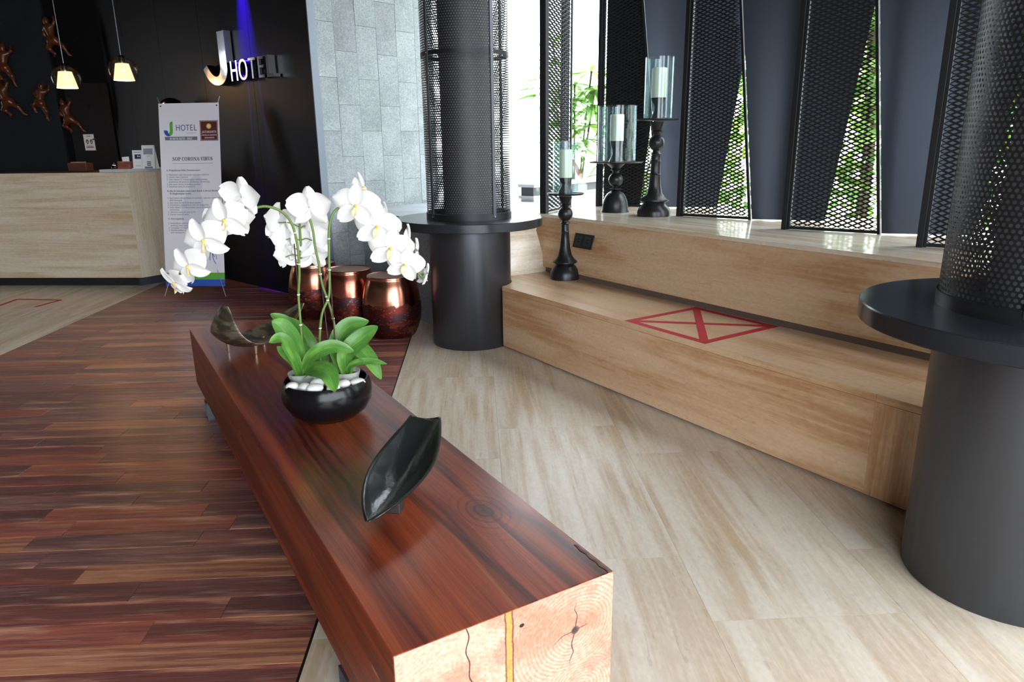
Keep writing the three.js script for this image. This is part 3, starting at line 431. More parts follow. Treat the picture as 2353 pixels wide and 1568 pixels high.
// ---------- carved climbing figures on the slate ----------
{
  const N = 56, mc = new MarchingCubes(N, M({}), false, false, 60000), caps = [];
  const cap = (a, b, r0, r1) => caps.push([V(...a), V(...b), r0, r1]);
  // seen from behind, limbs bent, hugging the wall (unit: half box)
  cap([0, 0.62, 0.02], [0, 0.66, 0.02], 0.115, 0.11); cap([0, 0.72, 0.0], [0.01, 0.84, -0.03], 0.05, 0.035); cap([0, 0.5, 0], [0, 0.56, 0.01], 0.06, 0.06);
  cap([-0.1, 0.4, 0], [0.1, 0.4, 0], 0.12, 0.12); cap([0, 0.36, 0.02], [0, 0.02, 0.04], 0.17, 0.13); cap([-0.08, -0.12, 0.06], [0.08, -0.12, 0.06], 0.17, 0.17);
  cap([-0.18, 0.42, 0], [-0.34, 0.22, -0.04], 0.075, 0.06); cap([-0.34, 0.22, -0.04], [-0.22, 0.02, -0.1], 0.06, 0.045); cap([0.18, 0.42, 0], [0.32, 0.56, -0.04], 0.075, 0.058); cap([0.32, 0.56, -0.04], [0.28, 0.76, -0.1], 0.056, 0.042);
  cap([-0.1, -0.16, 0.04], [-0.36, -0.3, 0.0], 0.13, 0.09); cap([-0.36, -0.3, 0], [-0.2, -0.58, -0.04], 0.085, 0.055); cap([-0.2, -0.58, -0.04], [-0.28, -0.66, -0.08], 0.05, 0.04);
  cap([0.1, -0.18, 0.04], [0.3, -0.42, 0.02], 0.13, 0.085); cap([0.3, -0.42, 0.02], [0.36, -0.76, -0.04], 0.08, 0.048); cap([0.36, -0.76, -0.04], [0.44, -0.84, -0.06], 0.045, 0.035);
  const p = V(), ab = V(), ap = V();
  mc.isolation = 0; const smin = (a, b, k) => { const h = Math.max(k - Math.abs(a - b), 0) / k; return Math.min(a, b) - h * h * k / 4; };
  for (let k = 0; k < N; k++) for (let j = 0; j < N; j++) for (let i = 0; i < N; i++) { p.set((i - N / 2) / (N / 2), (j - N / 2) / (N / 2), (k - N / 2) / (N / 2)); let d = 9; for (const [a, b, r0, r1] of caps) { ab.copy(b).sub(a); ap.copy(p).sub(a); const h = cl(ap.dot(ab) / Math.max(ab.lengthSq(), 1e-9)); d = smin(d, ap.addScaledVector(ab, -h).length() - (r0 + (r1 - r0) * h), 0.07); } mc.field[i + N * (j + N * k)] = -d; }
  mc.update(); const n = mc.count, g = new THREE.BufferGeometry(); g.setAttribute('position', new THREE.BufferAttribute(mc.positionArray.slice(0, n * 3), 3)); g.setAttribute('normal', new THREE.BufferAttribute(mc.normalArray.slice(0, n * 3), 3));
  const wood = M({ color: rgb(0.13, 0.035, 0.012), roughness: 0.3 });
  [[-1.86, 2.73, 0.3, 0.25, 'carved brown wooden climbing figure highest up, beside the slate edge'], [-2.53, 2.43, 0.3, -0.1, 'carved brown wooden climbing figure on the slate above two others'], [-2.58, 2.02, 0.3, 0.35, 'carved brown wooden climbing figure on the slate below another figure'], [-2.14, 2.0, 0.27, -0.25, 'carved brown wooden climbing figure directly below the lit pendant on the slate'], [-1.83, 1.8, 0.27, 0.3, 'carved brown wooden climbing figure lowest down, beside the door notice']].forEach(([x, y, s, roll, label]) => {
    const m = single('wooden_figure', g, wood, label, 'statue', rec(x, y, x < -1.98 ? -1.9 : -1.93), RT, 'carved climbing figures on the slate'); m.scale.setScalar(s); m.rotation.set(0, RT, roll, 'YXZ');
  });
}

// ---------- timber bench ----------
const BC = V(0.8006, 0, -2.652), BT = -2.84 * D2R, TOP = 0.42;
const onBench = (x, y, z) => V(x, y, z).applyAxisAngle(V(0, 1, 0), BT).add(BC).toArray();
{
  const t = thing('timber_bench', 'long low bench of one solid reddish brown timber beam on steel feet', 'bench', BC.toArray(), BT);
  const W = 0.557, L = 3.084, H = 0.318, g = new RoundedBoxGeometry(W, H, L, 2, 0.004), p = g.attributes.position, n = g.attributes.normal, buckets = [[], [], []];
  for (let i = 0; i < p.count; i += 3) { const ny = n.getY(i) + n.getY(i + 1) + n.getY(i + 2), nz = n.getZ(i) + n.getZ(i + 1) + n.getZ(i + 2); buckets[ny > 2.2 ? 0 : Math.abs(nz) > 2.4 ? 1 : 2].push(i); }
  const P = [], Nn = [], U = [], out = new THREE.BufferGeometry(); let at = 0;
  buckets.forEach((b, k) => { for (const i of b) for (let q = i; q < i + 3; q++) { const x = p.getX(q), y = p.getY(q), z = p.getZ(q); P.push(x, y, z); Nn.push(n.getX(q), n.getY(q), n.getZ(q)); if (k === 0) U.push(z / L + 0.5, x / W + 0.5); else if (k === 1) U.push(x / W + 0.5, y / H + 0.5); else U.push(z / L + 0.5, y / H + 0.5); } out.addGroup(at, b.length * 3, k); at += b.length * 3; });
  out.setAttribute('position', new THREE.Float32BufferAttribute(P, 3)); out.setAttribute('normal', new THREE.Float32BufferAttribute(Nn, 3)); out.setAttribute('uv', new THREE.Float32BufferAttribute(U, 2)); out.translate(0, TOP - H / 2, 0);
  part('beam', out, [MP({ map: benchT, roughness: 0.4, clearcoat: 0.75, clearcoatRoughness: 0.22 }), M({ map: endT, roughness: 0.75, bumpMap: endT, bumpScale: 0.0015 }), M({ map: benchSideT, roughness: 0.42 })], t);
  const bark = part('bark_edge', sheet((s, v) => V(0.262 + 0.018 * v + 0.002 * Math.sin(s * 23), TOP + 0.0015 - 0.012 * v * v - 0.002 * Math.sin(s * 17) * v, 1.40 + 0.143 * s), 20, 4, 0.003), M({ color: rgb(0.12, 0.1, 0.085), roughness: 0.9 }), t, 'strip of grey bark on the corner');
  const fs = M({ color: rgb(0.1, 0.11, 0.125), metalness: 0.7, roughness: 0.45 });
  for (const z of [-1.185, 1.16]) { const f = part('steel_foot', mergeGeometries([box(0.57, 0.008, 0.07, 0, 0.098, z), box(0.57, 0.008, 0.07, 0, 0.004, z), box(0.57, 0.1, 0.006, 0, 0.051, z - 0.032), box(0.57, 0.1, 0.006, 0, 0.051, z + 0.032)]), fs, t); }
}

// ---------- leaf-shaped metal bowl on pin legs ----------
{
  const t = thing('leaf_bowl', 'curved bronze leaf-shaped bowl on pin legs at the far end of the bench', 'bowl', [0.712, TOP, -3.54], 25 * D2R);
  const sp = new THREE.CatmullRomCurve3([V(-0.052, 0.25, 0), V(-0.078, 0.17, 0), V(-0.075, 0.1, 0), V(-0.03, 0.05, 0), V(0.06, 0.03, 0), V(0.18, 0.042, 0), V(0.3, 0.09, 0), V(0.43, 0.168, 0)]);
  const wid = (s) => 0.145 * Math.pow(Math.sin(Math.PI * Math.min(0.985, Math.max(0.0, 0.03 + s * 0.955))), 0.75);
  const f = (s, v) => { const c = sp.getPoint(s), tg = sp.getTangent(s), nr = V(-tg.y, tg.x, 0), w = wid(s), q = (v - 0.5) * 2; return c.addScaledVector(nr, 0.2 * w * q * q).add(V(0, 0, q * w)); };
  const bronze = M({ map: tex(256, 128, (u, v) => { const k = fb(u, v, 30, 4, 3); return mix([168, 156, 132], [104, 96, 84], sm(0.3, 0.7, k)); }), metalness: 0.8, roughness: 0.42 });
  part('bowl', sheet(f, 40, 16, 0.005), bronze, t);
  const pin = M({ color: rgb(0.45, 0.38, 0.28), metalness: 0.9, roughness: 0.35 });
  for (const [x, z, y] of [[-0.012, -0.06, 0.052], [0.03, 0.09, 0.048], [0.17, -0.02, 0.046]]) part('leg', new THREE.CylinderGeometry(0.011, 0.005, y, 14).translate(x, y / 2, z), pin, t);
}
// ---------- black boat-shaped bowl ----------
{
  const t = thing('boat_bowl', 'matt black canoe-shaped bowl on a small foot at the near end of the bench', 'bowl', [0.56, TOP, -1.52], Math.atan2(0.41, 0.37));   // local x runs from the tip to the stern
  const L = 0.555, w = (s) => 0.09 * Math.pow(Math.sin(Math.PI * (0.5 * Math.min(1, s * 1.75))), 0.8) * (s > 0.57 ? 1 - 0.44 * Math.pow((s - 0.57) / 0.43, 1.6) : 1);
  const rim = (s) => 0.078 + 0.02 * s + 0.04 * s ** 3, keel = (s) => 0.03 + 0.046 * Math.pow(1 - s, 4) + 0.1 * Math.pow(s, 4);
  const f = (s, v) => { const q = (v - 0.5) * 2, k = keel(s), r = rim(s); return V(s * L - 0.02 * (1 - Math.abs(q)) * 0, k + (r - k) * Math.pow(Math.abs(q), 1.9), q * Math.max(0.003, w(s))); };
  const bm = M({ color: rgb(0.012, 0.014, 0.013), roughness: 0.22, bumpMap: tex(256, 256, (u, v) => { const k = 255 * fb(u, v, 10, 6, 4); return [k, k, k]; }, 1, 1, false), bumpScale: 0.002 });
  part('hull', sheet(f, 48, 20, 0.007), bm, t);
  for (const x of [0.2, 0.34]) part('foot', box(0.045, 0.03, 0.05, x, 0.015, 0, 0.003), M({ color: rgb(0.02, 0.02, 0.022), roughness: 0.45 }), t);
}

// ---------- orchids in a black bowl ----------
const PC = V(0.796, TOP, -2.476);
{
  const t = thing('planter_bowl', 'round glossy black bowl holding the white orchids', 'bowl', PC.toArray());
  part('bowl', lathe([[0, 0], [0.088, 0], [0.105, 0.004], [0.14, 0.03], [0.161, 0.065], [0.166, 0.09], [0.163, 0.118], [0.155, 0.142], [0.152, 0.147], [0.147, 0.147], [0.145, 0.142], [0.152, 0.115], [0.153, 0.09], [0.14, 0.06], [0, 0.05]], 72), MP({ color: rgb(0.005, 0.005, 0.006), roughness: 0.2, specularIntensity: 0.55 }), t);
  part('filling', lathe([[0, 0.118], [0.1, 0.118], [0.148, 0.112]], 40), M({ color: rgb(0.12, 0.09, 0.06), roughness: 0.95 }), t, 'brown bark potting mix');
}
const wayX = V(0.952, 0, 0.306), wayZ = V(0.306, 0, -0.952);     // across and away, as the bowl is set out
{
  const r = rng(5), pm = [M({ color: rgb(0.78, 0.77, 0.74), roughness: 0.55 }), M({ color: rgb(0.7, 0.69, 0.66), roughness: 0.6 })], g = new THREE.SphereGeometry(1, 16, 12), spots = [];
  const cups = [[-0.088, 0.02], [0.075, -0.01], [0.0, 0.085]];
  for (let tries = 0; tries < 900 && spots.length < 44; tries++) { const a = r() * 6.283, q = 0.132 * Math.sqrt(r()), x = q * Math.cos(a), z = q * Math.sin(a); if (cups.some(([cx, cz]) => Math.hypot(x - cx, z - cz) < 0.06) || spots.some((s) => Math.hypot(x - s[0], z - s[1]) < 0.043)) continue; spots.push([x, z]); }
  for (const [x, z] of spots) { const p = PC.clone().addScaledVector(wayX, x).addScaledVector(wayZ, z), m = single('pebble', g, pm[Math.floor(r() * 2)], 'smooth white pebble among the orchid roots in the black bowl', 'pebble', [p.x, TOP + 0.136 + r() * 0.012, p.z], r() * 6, 'white pebbles in the orchid bowl'); m.scale.set(0.026 + r() * 0.007, 0.016 + r() * 0.005, 0.021 + r() * 0.005); m.rotation.set((r() - 0.5) * 0.5, r() * 6, (r() - 0.5) * 0.5); }
}
const STEMS = [[[0.72,0.603,-2.5],[0.724,0.706,-2.499],[0.724,0.823,-2.489],[0.725,0.886,-2.488],[0.732,0.966,-2.476],[0.731,1.075,-2.465],[0.715,1.151,-2.46],[0.684,1.19,-2.459],[0.637,1.208,-2.464],[0.594,1.204,-2.467],[0.573,1.205,-2.485],[0.54,1.161,-2.495],[0.488,1.101,-2.512],[0.43,1.038,-2.531],[0.371,0.98,-2.549],[0.34,0.96,-2.56]],[[0.852,0.608,-2.5],[0.85,0.731,-2.49],[0.843,0.802,-2.492],[0.831,0.862,-2.496],[0.822,0.911,-2.51],[0.819,0.992,-2.521],[0.816,1.038,-2.533],[0.815,1.113,-2.544],[0.809,1.153,-2.556],[0.798,1.171,-2.57],[0.789,1.164,-2.583],[0.788,1.119,-2.605],[0.789,1.054,-2.615],[0.785,0.997,-2.616]],[[0.792,0.617,-2.509],[0.789,0.687,-2.499],[0.791,0.744,-2.488],[0.802,0.819,-2.474],[0.827,0.872,-2.466],[0.834,0.925,-2.464],[0.841,1.039,-2.462],[0.849,1.127,-2.459],[0.865,1.172,-2.454],[0.897,1.194,-2.454],[0.948,1.2,-2.459],[1.0,1.161,-2.442],[1.046,1.1,-2.427],[1.087,1.026,-2.414],[1.13,0.966,-2.4],[1.17,0.914,-2.387]]] ;
const RODS = [[[0.73,0.595,-2.508],[0.733,1.07,-2.507]],[[0.824,0.605,-2.499],[0.824,0.996,-2.53]],[[0.841,0.674,-2.483],[0.842,0.97,-2.472]]] ;
const FLOWERS = [[[0.56,1.245,-2.447],0.064,150,10,10],[[0.533,1.2,-2.519],0.06,-60,0,20],[[0.5,1.172,-2.445],0.07,-25,-8,15],[[0.559,1.159,-2.531],0.063,40,-20,-10],[[0.435,1.109,-2.477],0.073,-25,-15,20],[[0.466,1.146,-2.561],0.056,-110,0,0],[[0.382,1.026,-2.504],0.064,-30,-18,25],[[0.414,1.046,-2.578],0.049,-120,0,0],[[0.339,0.971,-2.539],0.058,-50,-35,20],[[0.809,1.191,-2.535],0.071,165,5,0],[[0.825,1.11,-2.635],0.07,190,-5,10],[[0.826,1.064,-2.592],0.066,160,-10,-10],[[0.828,1.01,-2.623],0.06,175,-20,0],[[0.725,1.131,-2.667],0.07,-130,0,10],[[0.747,1.066,-2.66],0.056,-150,-10,0],[[0.767,1.025,-2.674],0.05,-100,-10,10],[[0.734,1.004,-2.643],0.045,-140,-30,0],[[0.934,1.195,-2.411],0.076,-15,-5,-8],[[0.999,1.119,-2.39],0.076,-10,-8,-15],[[1.04,1.039,-2.377],0.076,-8,-10,-15],[[1.086,0.979,-2.362],0.066,-10,-15,-20],[[0.991,1.252,-2.487],0.054,70,10,0],[[1.074,1.149,-2.481],0.048,95,0,0],[[1.15,1.053,-2.457],0.058,80,-5,0],[[1.178,1.004,-2.458],0.052,95,-10,0],[[1.184,0.923,-2.404],0.044,100,-25,0]] ;
const LEAVES = [[[[0.72,0.607,-2.5],[0.692,0.698,-2.489],[0.653,0.779,-2.48],[0.622,0.811,-2.48]],0.076,0],[[[0.731,0.607,-2.518],[0.731,0.677,-2.549],[0.703,0.765,-2.59],[0.656,0.803,-2.626]],0.056,0],[[[0.719,0.606,-2.49],[0.676,0.683,-2.462],[0.636,0.753,-2.443],[0.594,0.746,-2.436]],0.046,0],[[[0.714,0.605,-2.481],[0.679,0.652,-2.482],[0.646,0.694,-2.472],[0.626,0.719,-2.468]],0.036,0],[[[0.715,0.616,-2.471],[0.744,0.678,-2.43],[0.805,0.703,-2.4],[0.87,0.683,-2.368]],0.056,0],[[[0.714,0.602,-2.471],[0.732,0.633,-2.391],[0.752,0.631,-2.312],[0.752,0.585,-2.259]],0.073,0],[[[0.83,0.595,-2.465],[0.855,0.668,-2.499],[0.908,0.738,-2.513],[0.99,0.75,-2.508]],0.073,1],[[[0.831,0.598,-2.454],[0.86,0.659,-2.424],[0.924,0.72,-2.403],[0.972,0.759,-2.377]],0.07,1],[[[0.836,0.598,-2.463],[0.879,0.675,-2.449],[0.928,0.724,-2.434],[0.985,0.728,-2.436]],0.05,1],[[[0.84,0.594,-2.462],[0.895,0.679,-2.423],[0.923,0.652,-2.372],[0.949,0.574,-2.322]],0.063,1],[[[0.83,0.597,-2.444],[0.869,0.628,-2.389],[0.922,0.641,-2.351],[0.972,0.63,-2.314]],0.027,1],[[[0.8,0.602,-2.527],[0.781,0.659,-2.554],[0.751,0.731,-2.596],[0.711,0.782,-2.64]],0.056,2],[[[0.803,0.605,-2.526],[0.856,0.655,-2.551],[0.927,0.7,-2.57],[0.995,0.718,-2.58]],0.053,2],[[[0.794,0.602,-2.519],[0.746,0.66,-2.524],[0.699,0.712,-2.528],[0.669,0.74,-2.538]],0.046,2]] ;
{
  const petalShape = (L, W, pinch, cup) => sheet((s, v) => { const q = (v - 0.5) * 2, w = W * Math.pow(Math.sin(Math.PI * Math.pow(s * 0.97 + 0.03 * (1 - s) * pinch, pinch)), 0.62); return V(q * w, s * L, cup * (q * q * 0.16 * L) - 0.22 * L * s * s + 0.1 * L * s); }, 12, 8, 0);
  const petalG = petalShape(1.0, 0.56, 0.78, -1), sepalG = petalShape(0.98, 0.34, 0.85, 1), sepalBack = petalShape(0.9, 0.32, 0.85, 1);
  const lipG = sheet((s, v) => { const q = (v - 0.5) * 2, w = 0.13 * Math.sin(Math.PI * (0.15 + 0.8 * s)); return V(q * w, -s * 0.36, 0.1 + 0.2 * s - 0.25 * q * q * (1 - s) + 0.16 * Math.abs(q)); }, 10, 8, 0);
  const colG = new THREE.SphereGeometry(0.075, 10, 8).scale(0.8, 1.1, 1).translate(0, 0.02, 0.1);
  const petalM = MP({ color: rgb(0.9, 0.89, 0.88), roughness: 0.6, transmission: 0.25, thickness: 0, side: THREE.DoubleSide }), lipM = M({ color: rgb(0.86, 0.72, 0.4), roughness: 0.55, side: THREE.DoubleSide }), colM = M({ color: rgb(0.78, 0.5, 0.08), roughness: 0.5 });
  const stemM = M({ color: rgb(0.12, 0.2, 0.045), roughness: 0.5 }), rodM = M({ color: rgb(0.05, 0.02, 0.02), roughness: 0.6 }), clipM = M({ color: rgb(0.75, 0.75, 0.72), roughness: 0.5 });
  const leafT = tex(256, 128, (u, v) => { const mid = sm(0.035, 0.01, Math.abs(v - 0.5)), k = fb(u, v, 4, 40, 3), b = fb(u, v, 5, 3, 3); let c = mix([104, 152, 66], [74, 124, 50], sm(0.3, 0.7, b)); c = mix(c, [112, 158, 78], 0.5 * mid); return c.map((x) => x + (k - 0.5) * 20); });
  const leafM = MP({ map: leafT, roughness: 0.32, side: THREE.DoubleSide, transmission: 0.08, thickness: 0, specularIntensity: 0.7 });
  const cupM = MP({ color: rgb(0.86, 0.88, 0.86), transmission: 0.75, roughness: 0.35, thickness: 0 });
  const plants = [['white orchid arching over towards the banner', [-0.088, 0.02], [0], [0, 8]], ['white orchid with stem in the middle whose blooms hang facing the wall', [0.075, -0.01], [1], [9, 16]], ['white orchid arching over towards the copper drums', [0.0, 0.085], [2], [17, 25]]].map(([label, [x, z], stems, [f0, f1]], i) => {
    const base = PC.clone().addScaledVector(wayX, x).addScaledVector(wayZ, z).setY(TOP + 0.12), t = thing('orchid_plant', label, 'orchid', base.toArray(), 0, 'white orchids in the black bowl');
    const rel = (p) => V(...p).sub(base);
    part('plastic_cup', lathe([[0.036, 0], [0.05, 0.052], [0.0485, 0.052], [0.035, 0.001]], 28), cupM, t, 'translucent plastic nursery cup'); part('roots', lathe([[0, 0.036], [0.03, 0.04], [0.046, 0.034]], 20), M({ color: rgb(0.1, 0.065, 0.03), roughness: 1 }), t);
    for (const s of stems) {
      const pts = STEMS[s].map(rel); pts.unshift(V(0, 0.02, 0)); const st = part('stem', tube(pts, 0.0046, 90, 8), stemM, t); const cv = new THREE.CatmullRomCurve3(pts);
      for (const q of [0.12, 0.2, 0.3, 0.4, 0.5]) { const c = cv.getPointAt(q); part('stem_node', new THREE.SphereGeometry(0.0062, 10, 8).scale(1, 0.55, 1).translate(c.x, c.y, c.z), clipM, st); }
      const [ra, rb] = RODS[s].map(rel); part('support_stick', rod(ra.toArray(), rb.toArray(), 0.0022, 6), rodM, t, 'thin dark support stick');
      for (let k = f0; k <= f1; k++) {
        const [p, R, yaw, pit, roll] = FLOWERS[k], fl = new THREE.Group(); fl.name = 'flower'; fl.position.copy(rel(p)); fl.rotation.set(pit * D2R * -1, (-17.8 + yaw) * D2R, roll * D2R, 'YXZ'); fl.scale.setScalar(R * 1.12); t.add(fl);
        const ad = (n, g, m, rz, x = 0, y = 0, z = 0) => { const q = part(n, g, m, fl); q.rotation.z = rz; q.position.set(x, y, z); };
        ad('sepal', sepalBack, petalM, 0, 0, 0.04, -0.04); ad('sepal', sepalG, petalM, 2.35, 0, 0, -0.05); ad('sepal', sepalG, petalM, -2.35, 0, 0, -0.05); ad('petal', petalG, petalM, 1.36, -0.02, 0.03, 0.02); ad('petal', petalG, petalM, -1.36, 0.02, 0.03, 0.02);
        ad('lip', lipG, lipM, 0); ad('column', colG, colM, 0);
        // short flower stalk back to the nearest point of the stem
        let best = null; for (let q = 0.45; q <= 1; q += 0.01) { const c = cv.getPointAt(q); const d = c.distanceTo(fl.position); if (!best || d < best[0]) best = [d, c]; }
        const back = fl.position.clone().add(V(0, 0, -0.08 * R).applyEuler(fl.rotation)); if (best[0] > 0.006) part('flower_stalk', tube([best[1], best[1].clone().lerp(back, 0.5).add(V(0, 0.008, 0)), back], 0.0022, 8, 5), stemM, t);
      }
    }
    for (const [pts, w, pl] of LEAVES) { if (pl !== [0, 1, 2][i]) continue;
      const cv = new THREE.CatmullRomCurve3([V(0, 0.03, 0), ...pts.slice(1).map(rel)]), view = base.clone().setY(0).normalize();
      part('leaf', sheet((s, v) => { const c = cv.getPoint(s), tg = cv.getTangent(s), q = (v - 0.5) * 2, hw = 0.5 * w * Math.pow(Math.sin(Math.PI * Math.min(0.995, 0.1 + 0.9 * Math.pow(s, 1.25))), 0.6); let sd = tg.clone().cross(V(-view.x, 0.75, -view.z).normalize()).normalize(); const up = sd.clone().cross(tg).normalize(); return c.addScaledVector(sd, q * hw).addScaledVector(up, 0.28 * hw * q * q); }, 24, 8, 0), leafM, t); }
    return t;
  });
}

// ---------- copper drums ----------
{
  const prof = [[0, 0], [0.155, 0], [0.168, 0.006], [0.19, 0.05], [0.212, 0.12], [0.221, 0.19], [0.219, 0.25], [0.21, 0.32], [0.195, 0.385], [0.18, 0.43], [0.177, 0.44], [0.176, 0.455], [0.174, 0.462]];
  const cv = new THREE.SplineCurve(prof.slice(1).map(([r, y]) => new THREE.Vector2(r, y))), pts = cv.getPoints(60), g = new THREE.LatheGeometry(pts, 72), p = g.attributes.position, uv = g.attributes.uv; for (let i = 0; i < p.count; i++) uv.setY(i, p.getY(i) / 0.462);
  const lid = lathe([[0.176, 0.462], [0.172, 0.464], [0.166, 0.457], [0.16, 0.458], [0, 0.458]], 64), bottom = cyl(0.155, 0.155, 0.004, 40), dull = M({ color: rgb(0.3, 0.16, 0.12), metalness: 0.9, roughness: 0.42 });
  [[2.13, -4.9, 0.3, 'copper drum stool nearest the black pillar, with smooth flat lid'], [1.975, -5.36, 2.4, 'copper drum stool standing between the two other drums'], [1.855, -5.85, 4.4, 'copper drum stool standing closest to the black panelled wall']].forEach(([x, z, a, label]) => { const t = thing('copper_drum', label, 'stool', [x, 0, z], a, 'hammered copper drum stools'); part('body', g, copperM, t); part('lid', lid, dull, t, 'dull copper lid'); part('base', bottom, dull, t); });
}

// ---------- candle holders, candles and glass cylinders ----------
{
  const k1 = 0.00111, k2 = 0.00123, k3 = 0.00116;
  const glassM = MP({ color: rgb(0.9, 0.97, 0.98), specularIntensity: 0.6, transmission: 1, roughness: 0.1, thickness: 0, ior: 1.5 }), wax = MP({ color: rgb(0.82, 0.8, 0.62), roughness: 0.5, sheen: 0.2 }), wick = M({ color: rgb(0.05, 0.04, 0.03), roughness: 1 });
  const set = (pos, k, y0, prof, disc, sock, gl, cd, label, cl1, gl1, base) => {
    const t = thing('candle_holder', label, 'candle holder', pos), P = (a) => a.map(([r, y]) => [r * k, (y0 - y) * k]);
    const st = P(prof); st[0][1] = 0; part('turned_stem', lathe([[0, 0], ...st, [0, st.at(-1)[1]]], 48), gunmetal, t);
    const yd = (y0 - disc[1]) * k; part('drip_plate', lathe([[0, yd - 0.008], [disc[0] * k * 0.96, yd - 0.006], [disc[0] * k, yd], [disc[0] * k, yd + 0.006], [disc[0] * k * 0.95, yd + 0.002], [0, yd]], 64), gunmetal, t);
    part('socket', lathe([...P(sock), [0, (y0 - sock.at(-1)[1]) * k]], 36), gunmetal, t);
    const yc = (y0 - cd[1]) * k, hc = (cd[1] - cd[2]) * k, rc = cd[0] * k, c = thing('candle', cl1, 'candle', [pos[0], pos[1] + yc, pos[2]]); part('wax', lathe([[0, 0], [rc, 0], [rc, hc - 0.005], [rc - 0.004, hc], [rc * 0.4, hc - 0.006], [0, hc - 0.007]], 36), wax, c); part('wick', rod([0, hc - 0.008, 0], [0.002, hc + 0.008, 0], 0.0012, 5), wick, c);
    const rg = gl[0] * k, hg = (disc[1] - gl[1]) * k - 0.003; single('glass_cylinder', lathe([[rg - 0.003, 0], [rg, 0], [rg, hg], [rg - 0.003, hg], [rg - 0.003, 0]], 96), glassM, gl1, 'glass', [pos[0], pos[1] + yd + 0.004, pos[2]]);
  };
  const ball = (c, r, n = 8) => Array.from({ length: n + 1 }, (_, i) => { const a = -1.15 + 2.3 * i / n; return [r * Math.cos(a), c - r * Math.sin(a)]; });
  set([3.148, SEAT, -4.074], k1, 1445, [[97, 1445], [98, 1415], [90, 1388], [72, 1362], [60, 1352], [62, 1346], [80, 1336], [80, 1330], [60, 1312], [46, 1290], [34, 1240], [27, 1180], [24, 1140], [27, 1136], [24, 1130], [22, 1090], [30, 1084], [28, 1076], [20, 1070], ...ball(1022, 48), [22, 975], [30, 966], [24, 958], [38, 930], [44, 912]], [118, 895], [[46, 895], [44, 875], [30, 850], [22, 835], [38, 815], [42, 795]], [80, 570], [42, 793, 620], 'turned black candle holder standing on the stone seat', 'ivory pillar candle in the holder on the stone seat', 'pale blue glass cylinder on the holder on the stone seat');
  set([3.834, LEDGE, -4.316], k2, 1003, [[92, 1003], [90, 997], [84, 985], [82, 960], [76, 930], [66, 905], [52, 885], [30, 870], [16, 862], [36, 858], [36, 854], [12, 848], [14, 840], ...ball(800, 46), [22, 745], [34, 738], [26, 730], [40, 716], [60, 700]], [170, 690], [[50, 690], [42, 672], [26, 640], [28, 610], [38, 585], [42, 562]], [120, 350], [43, 560, 400], 'shorter black candle holder with a bell-shaped foot on the ledge', 'ivory pillar candle in the bell-footed holder', 'wide clear glass cylinder on the bell-footed holder');
  set([3.843, LEDGE, -3.891], k3, 1027, [[105, 1027], [106, 1000], [98, 978], [80, 958], [72, 948], [74, 942], [92, 930], [92, 922], [70, 905], [50, 885], [40, 840], [33, 770], [36, 766], [32, 760], [30, 690], [33, 686], [29, 680], [28, 648], [34, 640], [24, 628], ...ball(572, 50), [24, 515], [34, 505], [26, 496], [42, 462], [48, 445]], [135, 432], [[46, 432], [38, 410], [24, 380], [26, 350], [40, 325], [46, 305]], [88, 70], [46, 303, 130], 'tallest turned black candle holder on the ledge', 'ivory pillar candle in the tallest holder', 'tall blue tinted glass cylinder on the tallest holder');
}

// ---------- wall socket, tape marks ----------
{
  const t = thing('wall_socket', 'black double power socket on the sloping stone backrest', 'socket', [3.2625, 0.71, -4.0]); t.rotation.set(0, -Math.PI / 2, 0); const tilt = new THREE.Group(); 
  const lean = Math.atan2(0.11, 0.362), R = (m) => { m.rotation.x = -lean; return m; };
  R(part('plate', box(0.21, 0.105, 0.01, 0, 0, 0.004, 0.002), matBlack, t));
  for (const s of [-1, 1]) { const f = R(part('socket_face', new THREE.ExtrudeGeometry((() => { const q = new THREE.Shape(); q.moveTo(-0.035, -0.035); q.lineTo(0.035, -0.035); q.lineTo(0.035, 0.035); q.lineTo(-0.035, 0.035); q.closePath(); const h = new THREE.Path(); h.absarc(0, 0, 0.02, 0, 6.2832, true); q.holes.push(h); return q; })(), { depth: 0.003, bevelEnabled: false, curveSegments: 20 }).translate(s * 0.05, 0, 0.0091), M({ color: rgb(0.03, 0.03, 0.032), roughness: 0.3 }), t)); for (const d of [-1, 1]) part('pin_hole', new THREE.CylinderGeometry(0.0028, 0.0028, 0.001, 10).rotateX(Math.PI / 2).translate(s * 0.05 + d * 0.0095, 0, 0.0096), M({ color: rgb(0.3, 0.28, 0.25), metalness: 0.8, roughness: 0.4 }), f); }
}
